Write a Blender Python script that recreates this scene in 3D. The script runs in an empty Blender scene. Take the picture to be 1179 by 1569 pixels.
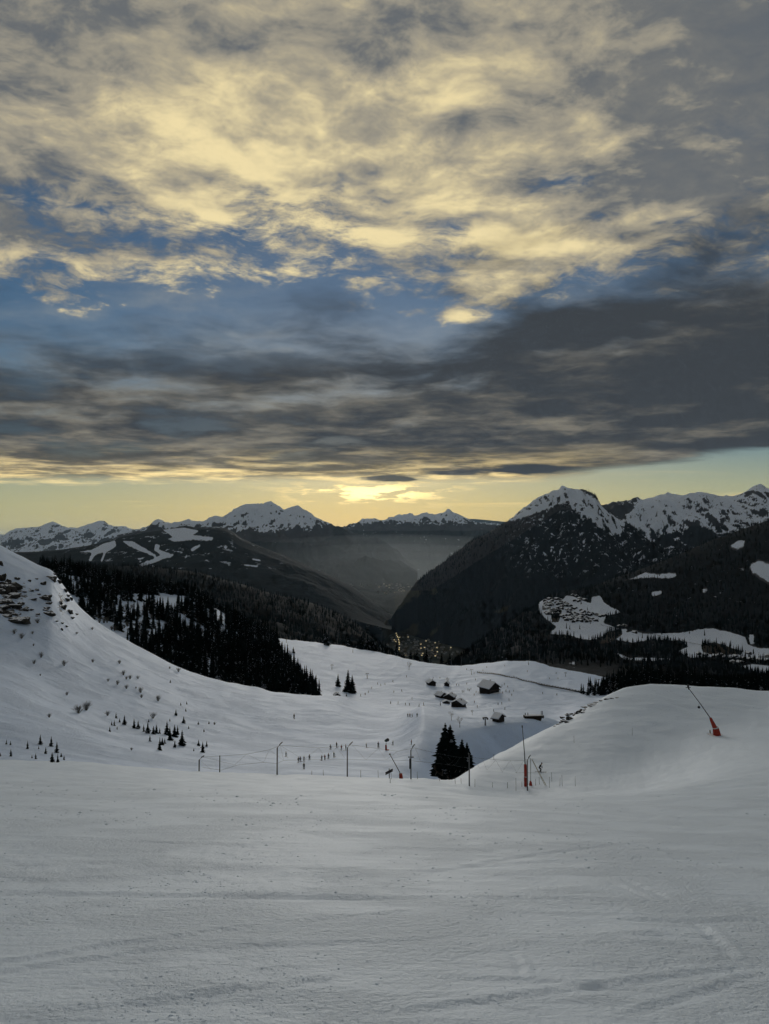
import bpy, bmesh, math, random
import numpy as np
from mathutils import Vector, Matrix

# ------------------------------------------------------------------ camera
sc = bpy.context.scene
PITCH = math.radians(2.2)
EYE = 1.65
FPX = 1046.0                                   # focal length in photograph pixels (1179 x 1569)
cam_d = bpy.data.cameras.new('camera')
cam_d.sensor_fit = 'VERTICAL'; cam_d.sensor_height = 36.0; cam_d.lens = 24.0
cam_d.clip_start = 0.1; cam_d.clip_end = 200000.0
cam = bpy.data.objects.new('camera', cam_d)
sc.collection.objects.link(cam)
cam.location = (0, 0, EYE); cam.rotation_euler = (math.pi/2 + PITCH, 0, 0)
sc.camera = cam

# ------------------------------------------------------------------ node helper
class S:
    """a node socket (or number) with arithmetic"""
    tree = None
    def __init__(s, v): s.v = v
    @staticmethod
    def m(op, *a, clamp=False):
        n = S.tree.nodes.new('ShaderNodeMath'); n.operation = op; n.use_clamp = clamp
        for i, x in enumerate(a): S.put(n.inputs[i], x)
        return S(n.outputs[0])
    @staticmethod
    def put(sock, x):
        x = x.v if isinstance(x, S) else x
        if isinstance(x, bpy.types.NodeSocket): S.tree.links.new(x, sock)
        else: sock.default_value = x
    def __add__(a, b): return S.m('ADD', a, b)
    __radd__ = __add__
    def __sub__(a, b): return S.m('SUBTRACT', a, b)
    def __rsub__(a, b): return S.m('SUBTRACT', b, a)
    def __mul__(a, b): return S.m('MULTIPLY', a, b)
    __rmul__ = __mul__
    def __truediv__(a, b): return S.m('DIVIDE', a, b)
    def __rtruediv__(a, b): return S.m('DIVIDE', b, a)

def new_node(t, **kw):
    n = S.tree.nodes.new(t)
    for k, v in kw.items(): setattr(n, k, v)
    return n
def sstep(x, a, b, lo=0.0, hi=1.0):
    n = new_node('ShaderNodeMapRange', interpolation_type='SMOOTHSTEP')
    for i, v in enumerate((x, a, b, lo, hi)): S.put(n.inputs[i], v)
    return S(n.outputs[0])
def comb(x, y, z):
    n = new_node('ShaderNodeCombineXYZ')
    for i, v in enumerate((x, y, z)): S.put(n.inputs[i], v)
    return S(n.outputs[0])
def noise(vec, scale, detail=4, rough=0.55, dist=0.0, lac=2.0, dims='3D', out=0):
    n = new_node('ShaderNodeTexNoise', noise_dimensions=dims)
    S.put(n.inputs['Vector'], vec); S.put(n.inputs['Scale'], scale)
    n.inputs['Detail'].default_value = detail; n.inputs['Roughness'].default_value = rough
    n.inputs['Distortion'].default_value = dist; n.inputs['Lacunarity'].default_value = lac
    return S(n.outputs[out])
def mix(f, a, b):
    n = new_node('ShaderNodeMix', data_type='RGBA')
    S.put(n.inputs[0], f)
    for i, c in ((6, a), (7, b)):
        if isinstance(c, tuple): c = (*c, 1.0)[:4]
        S.put(n.inputs[i], c)
    return S(n.outputs[2])
def mmax(a, b): return S.m('MAXIMUM', a, b)
def mmin(a, b): return S.m('MINIMUM', a, b)
def clamp01(a): return S.m('ADD', a, 0.0, clamp=True)
def bump_g(x, c, w):
    """gaussian-like bump"""
    t = (x - c) * (1.0 / w)
    return S.m('EXPONENT', (t * t) * -1.0)

# ------------------------------------------------------------------ world: Nishita sky with a cloud deck
SUN_AZ = math.radians(-2.0)        # a touch left of straight ahead (+Y)
SUN_EL = math.radians(4.6)
world = bpy.data.worlds.new('World'); sc.world = world; world.use_nodes = True
nt = world.node_tree; nt.nodes.clear(); S.tree = nt
sky = new_node('ShaderNodeTexSky', sky_type='NISHITA')
sky.sun_disc = False
sky.sun_elevation = SUN_EL; sky.sun_rotation = SUN_AZ
sky.altitude = 1600; sky.air_density = 1.15; sky.dust_density = 1.0; sky.ozone_density = 3.2

tc = new_node('ShaderNodeTexCoord')
sep = new_node('ShaderNodeSeparateXYZ'); nt.links.new(tc.outputs['Generated'], sep.inputs[0])
dx, dy, dz = (S(o) for o in sep.outputs)
dyy = S.m('SQRT', dy * dy + 0.02)
A = dx / dyy                                   # tangent of azimuth, tangent of elevation
E = mmax(dz / dyy, 0.0)
inv = 1.0 / (E + 0.08)
px_ = A * inv; py_ = inv
P = comb(px_, py_ * 0.9, dy * 0.6)             # cloud-plane coordinates seen in perspective
# warp
wv = new_node('ShaderNodeVectorMath', operation='SCALE')
wn = noise(P, 1.3, 2, 0.6, out=1); nt.links.new(wn.v, wv.inputs[0]); wv.inputs['Scale'].default_value = 0.22
wa = new_node('ShaderNodeVectorMath', operation='ADD'); nt.links.new(P.v, wa.inputs[0]); nt.links.new(wv.outputs[0], wa.inputs[1])
PW = S(wa.outputs[0])
def shift(vec, d):
    n = new_node('ShaderNodeVectorMath', operation='ADD'); nt.links.new(vec.v, n.inputs[0]); n.inputs[1].default_value = d
    return S(n.outputs[0])
def stretch(vec, rot, sx, sy, off=(0, 0, 0)):
    n = new_node('ShaderNodeMapping'); nt.links.new(vec.v, n.inputs['Vector'])
    n.inputs['Rotation'].default_value = (0, 0, rot); n.inputs['Scale'].default_value = (sx, sy, 1); n.inputs['Location'].default_value = off
    return S(n.outputs[0])

# large forms, fine wisps (the upper deck is high and thick, so it foreshortens less)
inv_u = 1.0 / (E + 0.24)
PU = comb(A * inv_u, inv_u, dy * 0.5)
wn2 = noise(PU, 2.6, 3, 0.62, out=1)
wv2 = new_node('ShaderNodeVectorMath', operation='SCALE'); nt.links.new(wn2.v, wv2.inputs[0]); wv2.inputs['Scale'].default_value = 0.16
wa2 = new_node('ShaderNodeVectorMath', operation='ADD'); nt.links.new(PU.v, wa2.inputs[0]); nt.links.new(wv2.outputs[0], wa2.inputs[1])
PUW = S(wa2.outputs[0])
Q1 = stretch(PUW, -0.42, 1.0, 1.45, (3.1, 1.7, 0))
big = noise(Q1, 3.0, 9, 0.55)
big_s = noise(shift(Q1, (0.02, 0.07, 0)), 3.0, 6, 0.52)
fine = noise(stretch(PUW, -0.35, 1.0, 1.7, (7, 2, 0)), 11.0, 7, 0.70)
relief = (big - big_s)
low = noise(stretch(PU, -0.3, 0.8, 1.1, (11.3, 5.2, 0)), 1.7, 3, 0.5)
def blob(ca, ce, wa_, we_):
    return bump_g(A, ca, wa_) * bump_g(E, ce, we_)

# --- upper deck: cream, lit from below by the low sun
edge1 = 0.406 + A * 0.02 + (low - 0.5) * 0.10
cum = blob(0.01, 0.435, 0.045, 0.022) + blob(0.19, 0.445, 0.10, 0.045) * 1.5 + blob(0.15, 0.375, 0.07, 0.032) * 1.1 + blob(0.11, 0.325, 0.035, 0.014) * 0.8 + blob(0.30, 0.43, 0.08, 0.016)
gap = blob(-0.53, 0.50, 0.06, 0.03) * 0.5 + blob(0.10, 0.455, 0.03, 0.03) * 0.4 + blob(0.27, 0.53, 0.05, 0.02) + blob(0.52, 0.60, 0.06, 0.025) + blob(-0.20, 0.735, 0.03, 0.02)
cov1 = sstep(E + (big - 0.5) * 0.34 + (fine - 0.5) * 0.30 + cum * 0.10 - gap * 0.10, edge1 - 0.03, edge1 + 0.075)
holes = sstep(big * 0.60 + fine * 0.40 + cum * 0.2 - gap * 0.16 + bump_g(A, -0.10, 0.40) * 0.06, 0.33, 0.50)
rag_u = noise(stretch(PUW, 0.1, 0.8, 1.6, (5.5, 3.0, 0)), 3.2, 7, 0.58)
veil = sstep(low * 0.5 + rag_u * 0.5, 0.38, 0.62) * sstep(E, 0.20, 0.30) * 0.15
a1 = clamp01(mmax(cov1 * (0.52 + 0.34 * sstep(E, 0.42, 0.54) + (0.48 - 0.34 * sstep(E, 0.42, 0.54)) * holes) * (1.0 - sstep(dy, 0.45, -0.35) * 0.22), veil))
warm = bump_g(A - (E - 0.5) * 0.3, -0.15, 0.33) * bump_g(E, 0.50, 0.24)
lit = clamp01(warm * 0.62 + cum * 0.60 + relief * 2.4 + (fine - 0.5) * 0.72 + (big - 0.5) * 0.8 + (low - 0.5) * 0.9 + 0.06
              - sstep(A, 0.15, 0.6) * 0.10 - sstep(dy, 0.35, -0.55) * 0.04)
lit = lit + sstep(fine * 0.5 + big * 0.5, 0.36, 0.64) * 0.16 - 0.05
c1 = mix(sstep(lit, -0.05, 0.42), (0.083, 0.091, 0.099), (0.210, 0.193, 0.153))
c1 = mix(sstep(lit, 0.30, 1.10), c1, (0.545, 0.455, 0.255))

# --- lower dark stratus deck
ragged = noise(stretch(PW, 0.06, 0.75, 1.0, (1.5, 9.0, 0)), 1.7, 7, 0.6)
topE = 0.285 + sstep(A, -0.02, 0.30) * 0.10 + sstep(A, 0.25, 0.60) * 0.08
a2t = 1.0 - sstep(E + (rag_u - 0.5) * 0.36 + (big - 0.5) * 0.16, topE - 0.10, topE + 0.08)
botE = 0.084 + sstep(A, 0.15, 0.62) * 0.045
streak = noise(stretch(PW, 0.03, 0.6, 1.25, (4.0, 2.5, 0)), 2.0, 7, 0.64)
a2b = sstep(E + (streak - 0.5) * 0.035, botE - 0.006, botE + 0.010)
thin = sstep(ragged * 0.5 + rag_u * 0.5 + sstep(A, -0.15, 0.25) * 0.25, 0.38, 0.50)
pf = noise(comb(A * 3.0, E * 20.0, 5.0), 7.0, 6, 0.6)
bl_ = blob(0.006, 0.0865, 0.055, 0.0065) + blob(0.215, 0.100, 0.10, 0.009) + blob(0.10, 0.095, 0.04, 0.004) * 0.8
lens = sstep(bl_ + (pf - 0.5) * 1.1, 0.38, 0.72) * sstep(bl_, 0.05, 0.30)
a2 = clamp01(mmax(a2t * a2b * (0.80 + 0.20 * thin), lens * 0.92))
lit2 = clamp01((streak - 0.5) * (1.5 - sstep(E, 0.12, 0.22) * 1.1) + (ragged - 0.5) * (0.9 - sstep(E, 0.16, 0.26) * 0.5) + (rag_u - 0.5) * 1.6 + (fine - 0.5) * 0.35 + 0.24 - sstep(A, -0.2, 0.30) * 0.18)
fringe = (1.0 - sstep(E, botE + 0.002, botE + 0.055)) * (1.0 - sstep(A, 0.05, 0.42)) * sstep(dy, -0.2, 0.3)
lit2f = clamp01(fringe * (0.10 + sstep(streak, 0.40, 0.66) * 1.0))
c2 = mix(sstep(lit2, 0.0, 0.75), (0.029, 0.034, 0.040), (0.160, 0.147, 0.118))
c2 = mix(lit2f * (1.0 - lens), c2, (0.74, 0.57, 0.26))

# --- thin cirrus wisps in the clear band under the deck
wisp = noise(stretch(P, -0.05, 0.16, 0.9, (2.0, 0.0, 0)), 1.5, 6, 0.6)
a3 = sstep(wisp, 0.54, 0.68) * bump_g(E, 0.066, 0.020) * 0.75
glow = bump_g(A, -0.02, 0.11) * bump_g(E, 0.066, 0.016) * sstep(dy, 0.0, 0.4)
puff = noise(comb(A * 3.0, E * 15.0, 2.0), 6.0, 5, 0.58)
a3 = clamp01(a3 + glow * sstep(puff + glow * 0.10, 0.53, 0.62) * 1.2)
c3 = mix(clamp01(glow), (0.70, 0.51, 0.20), (1.3, 1.0, 0.43))

bg_sky = new_node('ShaderNodeBackground'); nt.links.new(sky.outputs[0], bg_sky.inputs[0]); bg_sky.inputs[1].default_value = 0.050
def bg(col):
    n = new_node('ShaderNodeBackground'); S.put(n.inputs[0], col); n.inputs[1].default_value = 1.0
    return n.outputs[0]
def mixsh(f, a, b):
    n = new_node('ShaderNodeMixShader'); S.put(n.inputs[0], f); nt.links.new(a, n.inputs[1]); nt.links.new(b, n.inputs[2])
    return n.outputs[0]
sh = mixsh(a1, bg_sky.outputs[0], bg(c1))
av = (1.0 - sstep(E, 0.02, 0.17)) * 0.78 * sstep(dy, -0.1, 0.5)      # thin luminous veil low in the west
cv = mix(bump_g(A, -0.02, 0.38) * (1.0 - sstep(E, 0.0, 0.11) * 0.5), (0.30, 0.29, 0.16), (0.455, 0.34, 0.12))
sh = mixsh(av, sh, bg(cv))
sh = mixsh(a3, sh, bg(c3))
sh = mixsh(a2, sh, bg(c2))
wo = new_node('ShaderNodeOutputWorld'); nt.links.new(sh, wo.inputs['Surface'])
world.cycles.sampling_method = 'MANUAL'; world.cycles.sample_map_resolution = 512

# ------------------------------------------------------------------ sun: veiled by cloud, low over the far range
sun_d = bpy.data.lights.new('sun', 'SUN'); sun_d.energy = 0.72; sun_d.angle = math.radians(20); sun_d.color = (1.0, 0.96, 0.90)
sun = bpy.data.objects.new('sun', sun_d); sc.collection.objects.link(sun)
sun.rotation_euler = (math.pi/2 - SUN_EL, 0, math.pi - SUN_AZ)
sun.rotation_euler = Vector((math.sin(SUN_AZ)*math.cos(SUN_EL), math.cos(SUN_AZ)*math.cos(SUN_EL), math.sin(SUN_EL))).to_track_quat('Z', 'Y').to_euler()
sc.view_settings.view_transform = 'Standard'; sc.view_settings.look = 'None'
sc.view_settings.exposure = 0.66; sc.view_settings.gamma = 1.0; sc.view_settings.use_curve_mapping = False

# ================================================================== helpers
rnd = random.Random(7)
rng = np.random.default_rng(11)
COL = sc.collection.objects
CP, SP = math.cos(PITCH), math.sin(PITCH)
def ray(px, py):
    """photo pixel -> (X/Y, Z/Y) slopes of its line of sight in the world"""
    u = (np.asarray(px, float) - 589.5) / FPX; v = (784.5 - np.asarray(py, float)) / FPX
    d = CP - v * SP
    return u / d, (SP + v * CP) / d
def pt(px, py, Y):
    a, e = ray(px, py)
    return Vector((float(a) * Y, Y, EYE + float(e) * Y))
def project(X, Y, Z):
    Zr = np.asarray(Z) - EYE
    f = Y * CP + Zr * SP; up = -Y * SP + Zr * CP
    return 589.5 + FPX * X / f, 784.5 - FPX * up / f

def _grad(ix, iy, seed):
    h = (ix.astype(np.int64) * 374761393 + iy.astype(np.int64) * 668265263 + seed * 974634521) & 0x7fffffff
    h = ((h ^ (h >> 13)) * 1274126177) & 0x7fffffff
    return ((h ^ (h >> 16)) & 0xffff) / 65536.0 * 2 * math.pi
def perlin(x, y, seed=0):
    x = np.asarray(x, float); y = np.asarray(y, float)
    x0 = np.floor(x); y0 = np.floor(y); fx = x - x0; fy = y - y0
    sx = fx*fx*fx*(fx*(fx*6-15)+10); sy = fy*fy*fy*(fy*(fy*6-15)+10)
    def g(i, j):
        t = _grad(x0 + i, y0 + j, seed)
        return np.cos(t) * (fx - i) + np.sin(t) * (fy - j)
    a = g(0, 0); b = g(1, 0); c = g(0, 1); d = g(1, 1)
    return ((a + (b - a) * sx) * (1 - sy) + (c + (d - c) * sx) * sy) * 1.5
def fbm(x, y, octaves=4, seed=0, gain=0.5, lac=2.03):
    s = 0.0; amp = 1.0; f = 1.0
    for k in range(octaves):
        s = s + amp * perlin(x * f + k * 17.3, y * f - k * 9.1, seed + k); amp *= gain; f *= lac
    return s
def ridged(x, y, octaves=4, seed=0, gain=0.5):
    s = 0.0; amp = 1.0; f = 1.0
    for k in range(octaves):
        s = s + amp * (1 - 2 * np.abs(perlin(x * f + k * 7.7, y * f + k * 3.1, seed + k))); amp *= gain; f *= 2.1
    return s

def pchip(xk, yk, x):
    """monotone cubic; xk (K, ...) yk (K, ...) evaluated at x with shape (N, ...)"""
    h = np.diff(xk, axis=0); d = np.diff(yk, axis=0) / h
    m = np.zeros_like(yk)
    m[0] = d[0]; m[-1] = d[-1]
    if len(xk) > 2:
        w1 = 2*h[1:] + h[:-1]; w2 = h[1:] + 2*h[:-1]
        with np.errstate(divide='ignore', invalid='ignore'):
            hm = (w1 + w2) / (w1 / d[:-1] + w2 / d[1:])
        m[1:-1] = np.where(d[:-1] * d[1:] > 0, hm, 0.0)
    return h, m
def pchip1(xk, yk, x):
    xk = np.asarray(xk, float); yk = np.asarray(yk, float)
    h, m = pchip(xk, yk, x)
    x = np.clip(x, xk[0], xk[-1])
    i = np.clip(np.searchsorted(xk, x) - 1, 0, len(xk) - 2)
    t = (x - xk[i]) / h[i]
    return ((2*t**3 - 3*t**2 + 1) * yk[i] + (t**3 - 2*t**2 + t) * h[i] * m[i]
            + (-2*t**3 + 3*t**2) * yk[i+1] + (t**3 - t**2) * h[i] * m[i+1])

class Sheet:
    """terrain through rows of sighted control points (px, py, Y), nearest row first"""
    def __init__(s, rows, counts, a0, a1, ncol, y0=0.0):
        s.y0 = y0
        s.a = np.linspace(a0, a1, ncol)
        YK = []; ZK = []
        for row in rows:
            if row and row[0] == 'az':
                aa = np.array([p[0] for p in row[1]]); Y = np.array([p[1] for p in row[1]], float); Z = np.array([p[2] for p in row[1]], float)
            else:
                px = np.array([p[0] for p in row], float); py = np.array([p[1] for p in row], float)
                Y = []
                last = None
                for p in row:
                    if len(p) > 2: last = p[2]
                    Y.append(last)
                Y = np.array(Y, float)
                a, e = ray(px, py)
                aa = a * Y / (Y + y0); Z = EYE + e * Y
            YK.append(pchip1(aa, Y, s.a)); ZK.append(pchip1(aa, Z, s.a))
        YK = np.array(YK); ZK = np.array(ZK)
        for k in range(1, len(YK)): YK[k] = np.maximum(YK[k], YK[k-1] + 1.0)
        h, m = pchip(YK, ZK, None)
        Yg = []; Zg = []; s.row_start = []
        n = 0
        for k, c in enumerate(counts):
            s.row_start.append(n)
            q0 = 1/(YK[k] + 6.0); q1 = 1/(YK[k+1] + 6.0)
            end = (k == len(counts) - 1)
            for j in range(c + (1 if end else 0)):
                f = j / c
                Y = 1/(q0 + (q1 - q0) * f) - 6.0
                t = (Y - YK[k]) / h[k]
                Z = ((2*t**3 - 3*t**2 + 1) * ZK[k] + (t**3 - 2*t**2 + t) * h[k] * m[k]
                     + (-2*t**3 + 3*t**2) * ZK[k+1] + (t**3 - t**2) * h[k] * m[k+1])
                Yg.append(Y); Zg.append(Z); n += 1
        s.Y = np.array(Yg); s.Z = np.array(Zg)
        s.X = s.a[None, :] * (s.Y + y0)
    def H(s, X, Y):
        X = np.asarray(X, float); Y = np.asarray(Y, float)
        shp = np.broadcast(X, Y).shape
        X = np.broadcast_to(X, shp).ravel(); Y = np.broadcast_to(Y, shp).ravel()
        c = (X / (Y + s.y0) - s.a[0]) / (s.a[1] - s.a[0])
        c = np.clip(c, 0, len(s.a) - 1.001); i0 = c.astype(int); fc = c - i0
        out = 0
        for i, w in ((i0, 1 - fc), (i0 + 1, fc)):
            lo = np.zeros(len(X), int); hi = np.full(len(X), len(s.Y) - 1)
            for _ in range(12):
                mid = (lo + hi) // 2
                g = s.Y[mid, i] <= Y
                lo = np.where(g, mid, lo); hi = np.where(g, hi, mid)
            lo = np.minimum(lo, len(s.Y) - 2)
            ya = s.Y[lo, i]; yb = s.Y[lo+1, i]
            t = np.clip((Y - ya) / (yb - ya), 0, 1)
            out = out + w * (s.Z[lo, i] * (1 - t) + s.Z[lo+1, i] * t)
        return out.reshape(shp)
    def hit(s, px, py, ymin=3.0, ymax=1500.0):
        a, e = ray(px, py)
        Y = np.geomspace(ymin, ymax, 2500)
        g = s.H(a * Y, Y); z = EYE + e * Y
        k = np.nonzero(z < g)[0]
        if len(k) == 0: return None
        k = k[0]; y = Y[k]
        return Vector((float(a * y), float(y), float(s.H(a * y, y))))
    def mesh(s, name, r0, r1, mat, attrs=None, c0=0, c1=None):
        c1 = len(s.a) if c1 is None else c1
        X = s.X[r0:r1, c0:c1]; Y = s.Y[r0:r1, c0:c1]; Z = s.Z[r0:r1, c0:c1]
        nr, nc = X.shape
        me = bpy.data.meshes.new(name)
        co = np.stack([X, Y, Z], -1).reshape(-1, 3).astype(np.float32)
        idx = np.arange(nr * nc).reshape(nr, nc)
        f = np.stack([idx[:-1, :-1], idx[:-1, 1:], idx[1:, 1:], idx[1:, :-1]], -1).reshape(-1, 4)
        fill(me, co, f)
        for k, v in (attrs or {}).items():
            at = me.attributes.new(k, 'FLOAT', 'POINT')
            at.data.foreach_set('value', np.ascontiguousarray(v[r0:r1, c0:c1].ravel().astype(np.float32)))
        me.materials.append(mat)
        o = bpy.data.objects.new(name, me); COL.link(o); o['kind'] = 'structure'
        return o

def fill(me, co, f, smooth=True, midx=None):
    co = np.ascontiguousarray(co, np.float32); f = np.ascontiguousarray(f, np.int32)
    k = f.shape[1]
    me.vertices.add(len(co)); me.vertices.foreach_set('co', co.ravel())
    me.loops.add(f.size); me.loops.foreach_set('vertex_index', f.ravel())
    me.polygons.add(len(f))
    me.polygons.foreach_set('loop_start', np.arange(0, f.size, k, dtype=np.int32))
    me.polygons.foreach_set('loop_total', np.full(len(f), k, np.int32))
    me.polygons.foreach_set('use_smooth', np.full(len(f), smooth, bool))
    if midx is not None: me.polygons.foreach_set('material_index', np.ascontiguousarray(midx, np.int32))
    me.update(calc_edges=True)

def inpoly(px, py, poly):
    ins = np.zeros(px.shape, bool)
    j = len(poly) - 1
    for i in range(len(poly)):
        xi, yi = poly[i]; xj, yj = poly[j]
        c = ((yi > py) != (yj > py)) & (px < (xj - xi) * (py - yi) / (yj - yi + 1e-9) + xi)
        ins ^= c; j = i
    return ins

# ------------------------------------------------------------------ materials
def material(name):
    m = bpy.data.materials.new(name); m.use_nodes = True
    S.tree = m.node_tree
    b = m.node_tree.nodes['Principled BSDF']
    b.inputs['Specular IOR Level'].default_value = 0.25
    return m, b
def flat(name, col, rough=0.7, metal=0.0, var=0.25, scale=3.0, emit=None):
    m, b = material(name)
    pos = S(new_node('ShaderNodeTexCoord').outputs['Object'])
    n = noise(pos, scale, 4, 0.6)
    lo = tuple(c * (1 - var) for c in col); hi = tuple(min(1, c * (1 + var)) for c in col)
    S.put(b.inputs['Base Color'], mix(n, lo, hi))
    b.inputs['Roughness'].default_value = rough; b.inputs['Metallic'].default_value = metal
    if emit:
        b.inputs['Emission Color'].default_value = (*emit[0], 1); b.inputs['Emission Strength'].default_value = emit[1]
    return m
def set_bump(b, h, strength, dist):
    n = new_node('ShaderNodeBump'); n.inputs['Strength'].default_value = strength; n.inputs['Distance'].default_value = dist
    S.put(n.inputs['Height'], h); S.tree.links.new(n.outputs[0], b.inputs['Normal'])
def geo_pos(): return S(new_node('ShaderNodeNewGeometry').outputs['Position'])
def scaled(vec, x, y, z, rz=0.0):
    n = new_node('ShaderNodeMapping'); S.tree.links.new(vec.v, n.inputs['Vector'])
    n.inputs['Scale'].default_value = (x, y, z); n.inputs['Rotation'].default_value = (0, 0, rz)
    return S(n.outputs[0])
def attr(name):
    n = new_node('ShaderNodeAttribute'); n.attribute_name = name
    return S(n.outputs['Fac'])

M = {}
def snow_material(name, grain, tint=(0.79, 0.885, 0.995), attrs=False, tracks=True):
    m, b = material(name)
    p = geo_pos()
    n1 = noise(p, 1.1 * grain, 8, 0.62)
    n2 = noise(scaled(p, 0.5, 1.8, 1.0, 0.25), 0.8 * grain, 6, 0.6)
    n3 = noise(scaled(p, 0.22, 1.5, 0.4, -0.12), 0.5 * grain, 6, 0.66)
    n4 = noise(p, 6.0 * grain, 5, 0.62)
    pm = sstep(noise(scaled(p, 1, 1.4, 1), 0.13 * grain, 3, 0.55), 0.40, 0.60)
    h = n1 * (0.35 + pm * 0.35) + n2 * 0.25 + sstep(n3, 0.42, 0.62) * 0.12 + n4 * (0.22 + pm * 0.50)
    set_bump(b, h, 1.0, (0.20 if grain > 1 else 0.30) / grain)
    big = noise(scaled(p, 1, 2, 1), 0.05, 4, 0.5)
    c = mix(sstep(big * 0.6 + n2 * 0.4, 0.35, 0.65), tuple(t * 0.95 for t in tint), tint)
    if attrs:
        dark = attr('dark')
        nn = noise(scaled(p, 1, 1, 2.5), 0.35, 6, 0.65)
        f = sstep(dark + (nn - 0.5) * 1.3, 0.52, 0.64)
        c = mix(f, c, mix(noise(p, 0.8, 4), (0.035, 0.032, 0.028), (0.10, 0.088, 0.072)))
    S.put(b.inputs['Base Color'], c)
    b.inputs['Roughness'].default_value = 0.62
    return m

def mountain_material(name, scale, forest=(0.014, 0.018, 0.018), rock=(0.060, 0.058, 0.060), snow=(0.74, 0.80, 0.90),
                      k=0.9, bare=None, speck=0.0, bump=0.6):
    """snow / rock / forest; the vertex attributes say where each grows, noise breaks their edges"""
    m, b = material(name)
    p = geo_pos()
    nz = noise(scaled(p, 1, 1, 1.6), 1.0 / scale, 8, 0.62)
    nf = noise(p, 7.0 / scale, 5, 0.65)
    ns = noise(scaled(p, 1, 1, 0.45), 3.2 / scale, 6, 0.68)
    s = sstep(attr('snow') + (nz - 0.5) * k + (nf - 0.5) * 0.45, 0.44, 0.58)
    if speck: s = mmax(s, sstep(ns, 0.70 - speck, 0.74 - speck) * attr('speck'))
    fo = sstep(attr('forest') + (nz - 0.5) * 0.5, 0.42, 0.58)
    g = mix(noise(p, 2.2 / scale, 5, 0.6), tuple(c * 0.6 for c in rock), tuple(c * 1.7 for c in rock))
    fcol = mix(nf, tuple(c * 0.4 for c in forest), tuple(c * 1.9 for c in forest))
    if bare: fcol = mix(sstep(attr('bare') + (nz - 0.5) * 0.6, 0.42, 0.6), fcol, mix(nf, tuple(c*0.7 for c in bare), tuple(c*1.3 for c in bare)))
    g = mix(fo, g, fcol)
    S.put(b.inputs['Base Color'], mix(s, g, snow))
    b.inputs['Roughness'].default_value = 0.9; b.inputs['Specular IOR Level'].default_value = 0.05
    set_bump(b, nz * 0.7 + nf * 0.25, bump, scale * 0.12)
    return m

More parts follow.
